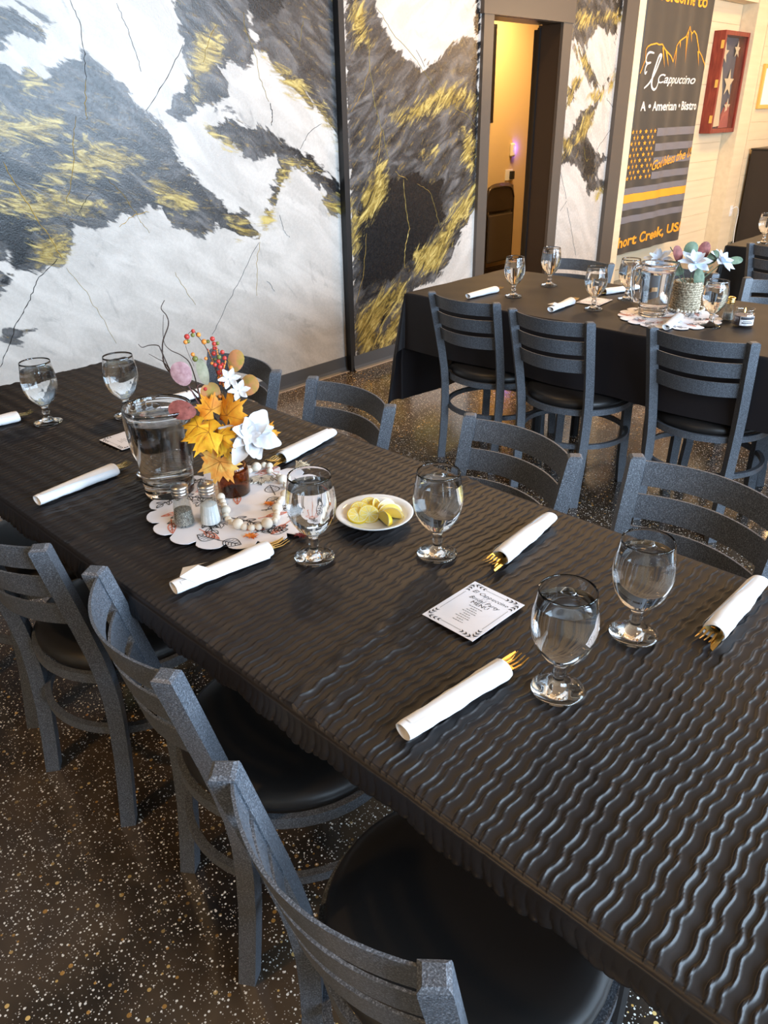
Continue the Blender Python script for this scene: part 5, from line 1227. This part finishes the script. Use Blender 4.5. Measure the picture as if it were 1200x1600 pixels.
# ------------------------------------------------------------------ red flag display case
REDW = mat('red_stained_wood', (0.20, 0.026, 0.016), 0.35)
t = NT(REDW); c = t.coord('Object', (6, 6, 1)); t.base(t.ramp(t.noise(c, 9, 4), [(0.3, (0.15, 0.018, 0.012)), (0.7, (0.27, 0.045, 0.028))]))
X0, X1, Z0, Z1, YF_, YB_ = 7.35, 7.96, 1.275, 2.185, 0.028, 0.1485
cs = thing('flag_case', 'red wooden display case with a folded flag behind glass on the cream wall', 'display case', ((X0 + X1) / 2, YB_, Z0))
wx, hz, dp = (X1 - X0) / 2, Z1 - Z0, YF_ - YB_
f_ = 0.04
for a in ((-wx, -wx + f_, 0, hz), (wx - f_, wx, 0, hz)): MB().box(a[0], a[1], dp, 0, a[2], a[3], bev=0.003).build('side_panel', REDW, cs)
for a in ((0, f_), (hz - f_, hz)): MB().box(-wx + f_ + .0005, wx - f_ - .0005, dp, 0, a[0], a[1], bev=0.003).build('rail', REDW, cs)
MB().box(-wx + f_ + .001, wx - f_ - .001, -0.012, -0.002, f_ + .001, hz - f_ - .001).build('backing', mat('navy_backing', (0.05, 0.055, 0.085), 0.9), cs)
PANE = thin_glass('case_glass', (0.95, 0.95, 0.93), 1.3)
MB().box(-wx + f_ + .001, wx - f_ - .001, dp + 0.012, dp + 0.015, f_ + .001, hz - f_ - .001).build('glass_pane', PANE, cs)
CLO = mat('cream_flag_cloth', (0.66, 0.56, 0.42), 0.8); NAV = mat('navy_flag_cloth', (0.085, 0.095, 0.15), 0.85); FRD = mat('red_flag_cloth', (0.40, 0.10, 0.09), 0.85)
def flagsheet(name, pts, m_, y, label=None):
    """a folded sheet standing off the backing, with soft creases"""
    n = len(pts); cx_ = sum(q[0] for q in pts) / n; cz_ = sum(q[1] for q in pts) / n
    mb = MB(); vs = [(cx_, y - 0.014, cz_)]
    for k in (0.5, 1.0): vs += [(cx_ + (a - cx_) * k, y - 0.012 * (1 - k) + 0.006 * math.sin(i * 2.3 + k * 3), cz_ + (b - cz_) * k) for i, (a, b) in enumerate(pts)]
    fs = [(0, 1 + i, 1 + (i + 1) % n) for i in range(n)] + [(1 + i, 1 + n + i, 1 + n + (i + 1) % n, 1 + (i + 1) % n) for i in range(n)]
    vs += [(a, -0.013, b) for a, b in pts]; fs += [(1 + n + i, 1 + 2 * n + i, 1 + 2 * n + (i + 1) % n, 1 + n + (i + 1) % n) for i in range(n)]
    o = mb.add(vs, fs).build(name, m_, cs)
    if label: o['label'] = label
    return o
i0, i1 = -wx + f_ + .004, wx - f_ - .004; j0, j1 = f_ + .004, hz - f_ - .004
nv = flagsheet('flag_star_field', [(i0 + .10, j0 + .02), (i1, j0 + .02), (i1, j1), (i0, j1), (i0, j1 - .15)], NAV, -0.030, 'navy star field')
flagsheet('flag_cream_fold', [(i0, j0), (i0 + .30, j0 + .02), (i0 + .28, j0 + .32), (i0 + .17, j0 + .55), (i0 + .05, j1 - .10), (i0, j1 - .12)], CLO, -0.048, 'cream flag fold')
flagsheet('flag_red_fold', [(i0 + .30, j0), (i1, j0), (i1, j0 + .20), (i0 + .42, j0 + .24), (i0 + .34, j0 + .12)], FRD, -0.050, 'red flag fold')
for sx, sz, r in ((-.10, .72, .10), (.11, .46, .13), (.20, .76, .08), (.17, .24, .08)):
    pts = [(sx + (r if q % 2 == 0 else r * .4) * math.sin(q * PI / 5), sz + (r if q % 2 == 0 else r * .4) * math.cos(q * PI / 5)) for q in range(10)]
    pts = [(min(max(a, i0), i1), min(max(b, j0), j1)) for a, b in pts]
    MB().prism([(a, b) for a, b in pts], 0.052, 0.054, Matrix(((1, 0, 0, 0), (0, 0, -1, 0), (0, 1, 0, 0), (0, 0, 0, 1)))).build('flag_star', CLO, nv)
for z in (0.13, 0.45, 0.79): MB().box(-wx - 0.006, -wx - 0.0005, dp + 0.002, dp + 0.032, z - 0.035, z + 0.035).build('hinge', GOLD, cs)

# ------------------------------------------------------------------ far right: framed picture, cabinet, outlet
YEL = mat('yellow_frame', (0.72, 0.47, 0.12), 0.5)
pf = thing('picture_frame', 'yellow framed picture cut by the right edge above the dark cabinet', 'picture', (8.62, -0.0035, 1.49))
for a in ((-.26, -.22, 0, .43), (.22, .26, 0, .43)): MB().box(a[0], a[1], -0.03, 0, a[2], a[3], bev=.004).build('frame_side', YEL, pf)
for a in ((0, .04), (.39, .43)): MB().box(-.2195, .2195, -0.03, 0, a[0], a[1], bev=.004).build('frame_rail', YEL, pf)
MB().box(-.2195, .2195, -0.015, -0.004, .0405, .3895).build('print', CARD, pf)
cb_ = thing('dark_cabinet', 'dark brown cabinet against the cream wall at the right edge', 'cabinet', (8.78, -0.24, 0))
DB = mat('dark_brown_panel', (0.030, 0.022, 0.017), 0.4)
MB().box(-.40, .40, -.20, .20, .06, 1.08, bev=.006).build('body', DB, cb_)
for s in (-1, 1):
    d_ = MB().box(min(s * .004, s * .39), max(s * .004, s * .39), -.216, -.2005, .08, 1.06, bev=.004).build('door', DB, cb_)
    MB().tube([(s * .035, -.24, .52), (s * .035, -.24, .66)], .006, 8).build('handle', CHROME, d_)
MB().box(-.38, .38, -.18, .18, 0, .0595).build('plinth', BLACKPAINT, cb_)
MB().box(-.41, .41, -.225, .205, 1.0805, 1.10, bev=.004).build('top', DB, cb_)
ol = thing('wall_outlet', 'white power outlet low on the cream pilaster by the dark cabinet', 'outlet', (8.17, -0.0105, 0.46))
MB().box(-.035, .035, -.006, 0, -.057, .057, bev=.002).build('plate', LAMPR, ol)
for z in (-.02, .02): MB().box(-.016, .016, -.0075, -.0062, z - .014, z + .014).build('socket', CARD, ol)
tag(MB().tube(spline([(8.175, -.019, .48), (8.22, -.05, .50), (8.27, -.06, .44), (8.29, -.05, .25), (8.30, -.06, .012)]), .005, 8).build('power_cord', LAMPR, None, True), 'white power cord arching from the outlet to the floor', 'cord')

# ------------------------------------------------------------------ in the side room
FCM = mat('brown_folding_metal', (0.055, 0.038, 0.024), 0.35, metal=0.4); FSEAT = mat('tan_vinyl_seat', (0.085, 0.062, 0.040), 0.45)
def make_fchair():
    T = thing('folding_chair', 'x', 'chair')
    w_ = 0.215; P = [(-w_, 0, 0.0), (-w_, 0, .70), (-w_ * .97, 0, .80), (-w_ * .8, 0, .865), (-w_ * .5, 0, .885), (0, 0, .89), (w_ * .5, 0, .885), (w_ * .8, 0, .865), (w_ * .97, 0, .80), (w_, 0, .70), (w_, 0, 0.0)]
    MB().tube(spline(P), .011, 8, up=(0, 1, 0)).build('frame', FCM, T, True)
    MB().tube([(-w_ + .03, .016, .02), (-w_ + .03, .016, .60)], .009, 8).build('rear_leg', FCM, T); MB().tube([(w_ - .03, .016, .02), (w_ - .03, .016, .60)], .009, 8).build('rear_leg', FCM, T)
    MB().box(-w_ + .012, w_ - .012, -.004, .004, .68, .872, bev=.003).build('back_panel', FCM, T)
    MB().box(-w_ + .02, w_ - .025, -.026, -.0125, .22, .655, bev=.012).build('seat', FSEAT, T)
    MB().tube([(-w_, 0, .12), (w_, 0, .12)], .007, 8).build('crossbar', FCM, T)
    return T
fc = make_fchair()
FL = ['front folding chair of the folded stack beyond the doorway', 'second folded chair of the stack in the side room', 'third folded chair of the stack in the side room', 'rearmost folded chair against the amber wall of the side room']
for i, (x, y) in enumerate(((5.03, .955), (5.11, 1.012), (5.19, 1.069), (5.27, 1.126))):
    o = fc if i == 0 else dup(fc, FL[i], (x, y, 0)); o.location = (x, y, 0.0); tag(o, FL[i], None, 'folded chairs in the side room')
nl = thing('night_light', 'small plug-in night light glowing blue on the side room wall', 'night light', (5.51, 1.1995, 1.18))
MB().box(-.028, .028, -.035, 0, -.06, .06, bev=.012).build('body', LAMPR, nl)
BLU = mat('blue_led', (0.1, 0.1, 1), 0.5, emit=(0.12, 0.08, 1.0), estr=6.0)
MB().box(.0285, .036, -.028, -.008, -.035, .035, bev=.003).build('led', BLU, nl)
ld_ = bpy.data.lights.new('night_light_glow', 'POINT'); ld_.energy = 0.9; ld_.color = (0.12, 0.08, 1.0); ld_.shadow_soft_size = 0.02
lo = bpy.data.objects.new('night_light_glow', ld_); COL.objects.link(lo); lo.parent = nl; lo.location = (.052, -.035, .01)
o2 = thing('wall_outlet', 'outlet with a black adapter below the blue night light', 'outlet', (5.49, 1.1995, 0.955))
MB().box(-.06, .06, -.006, 0, -.05, .05, bev=.002).build('plate', LAMPR, o2); MB().box(0.002, .05, -.04, -.0065, -.04, .035, bev=.006).build('adapter', BLACKPAINT, o2)
sc_ = thing('wall_screen', 'black wall screen edge visible just inside the doorway', 'screen', (4.72, 1.1995, 1.42))
MB().box(-.42, .42, -.045, 0, 0, .78, bev=.006).build('casing', BLACKPAINT, sc_); MB().box(-.405, .405, -.0465, -.0455, .02, .76).build('panel', mat('dark_screen', (0.01, 0.01, 0.012), 0.1), sc_)
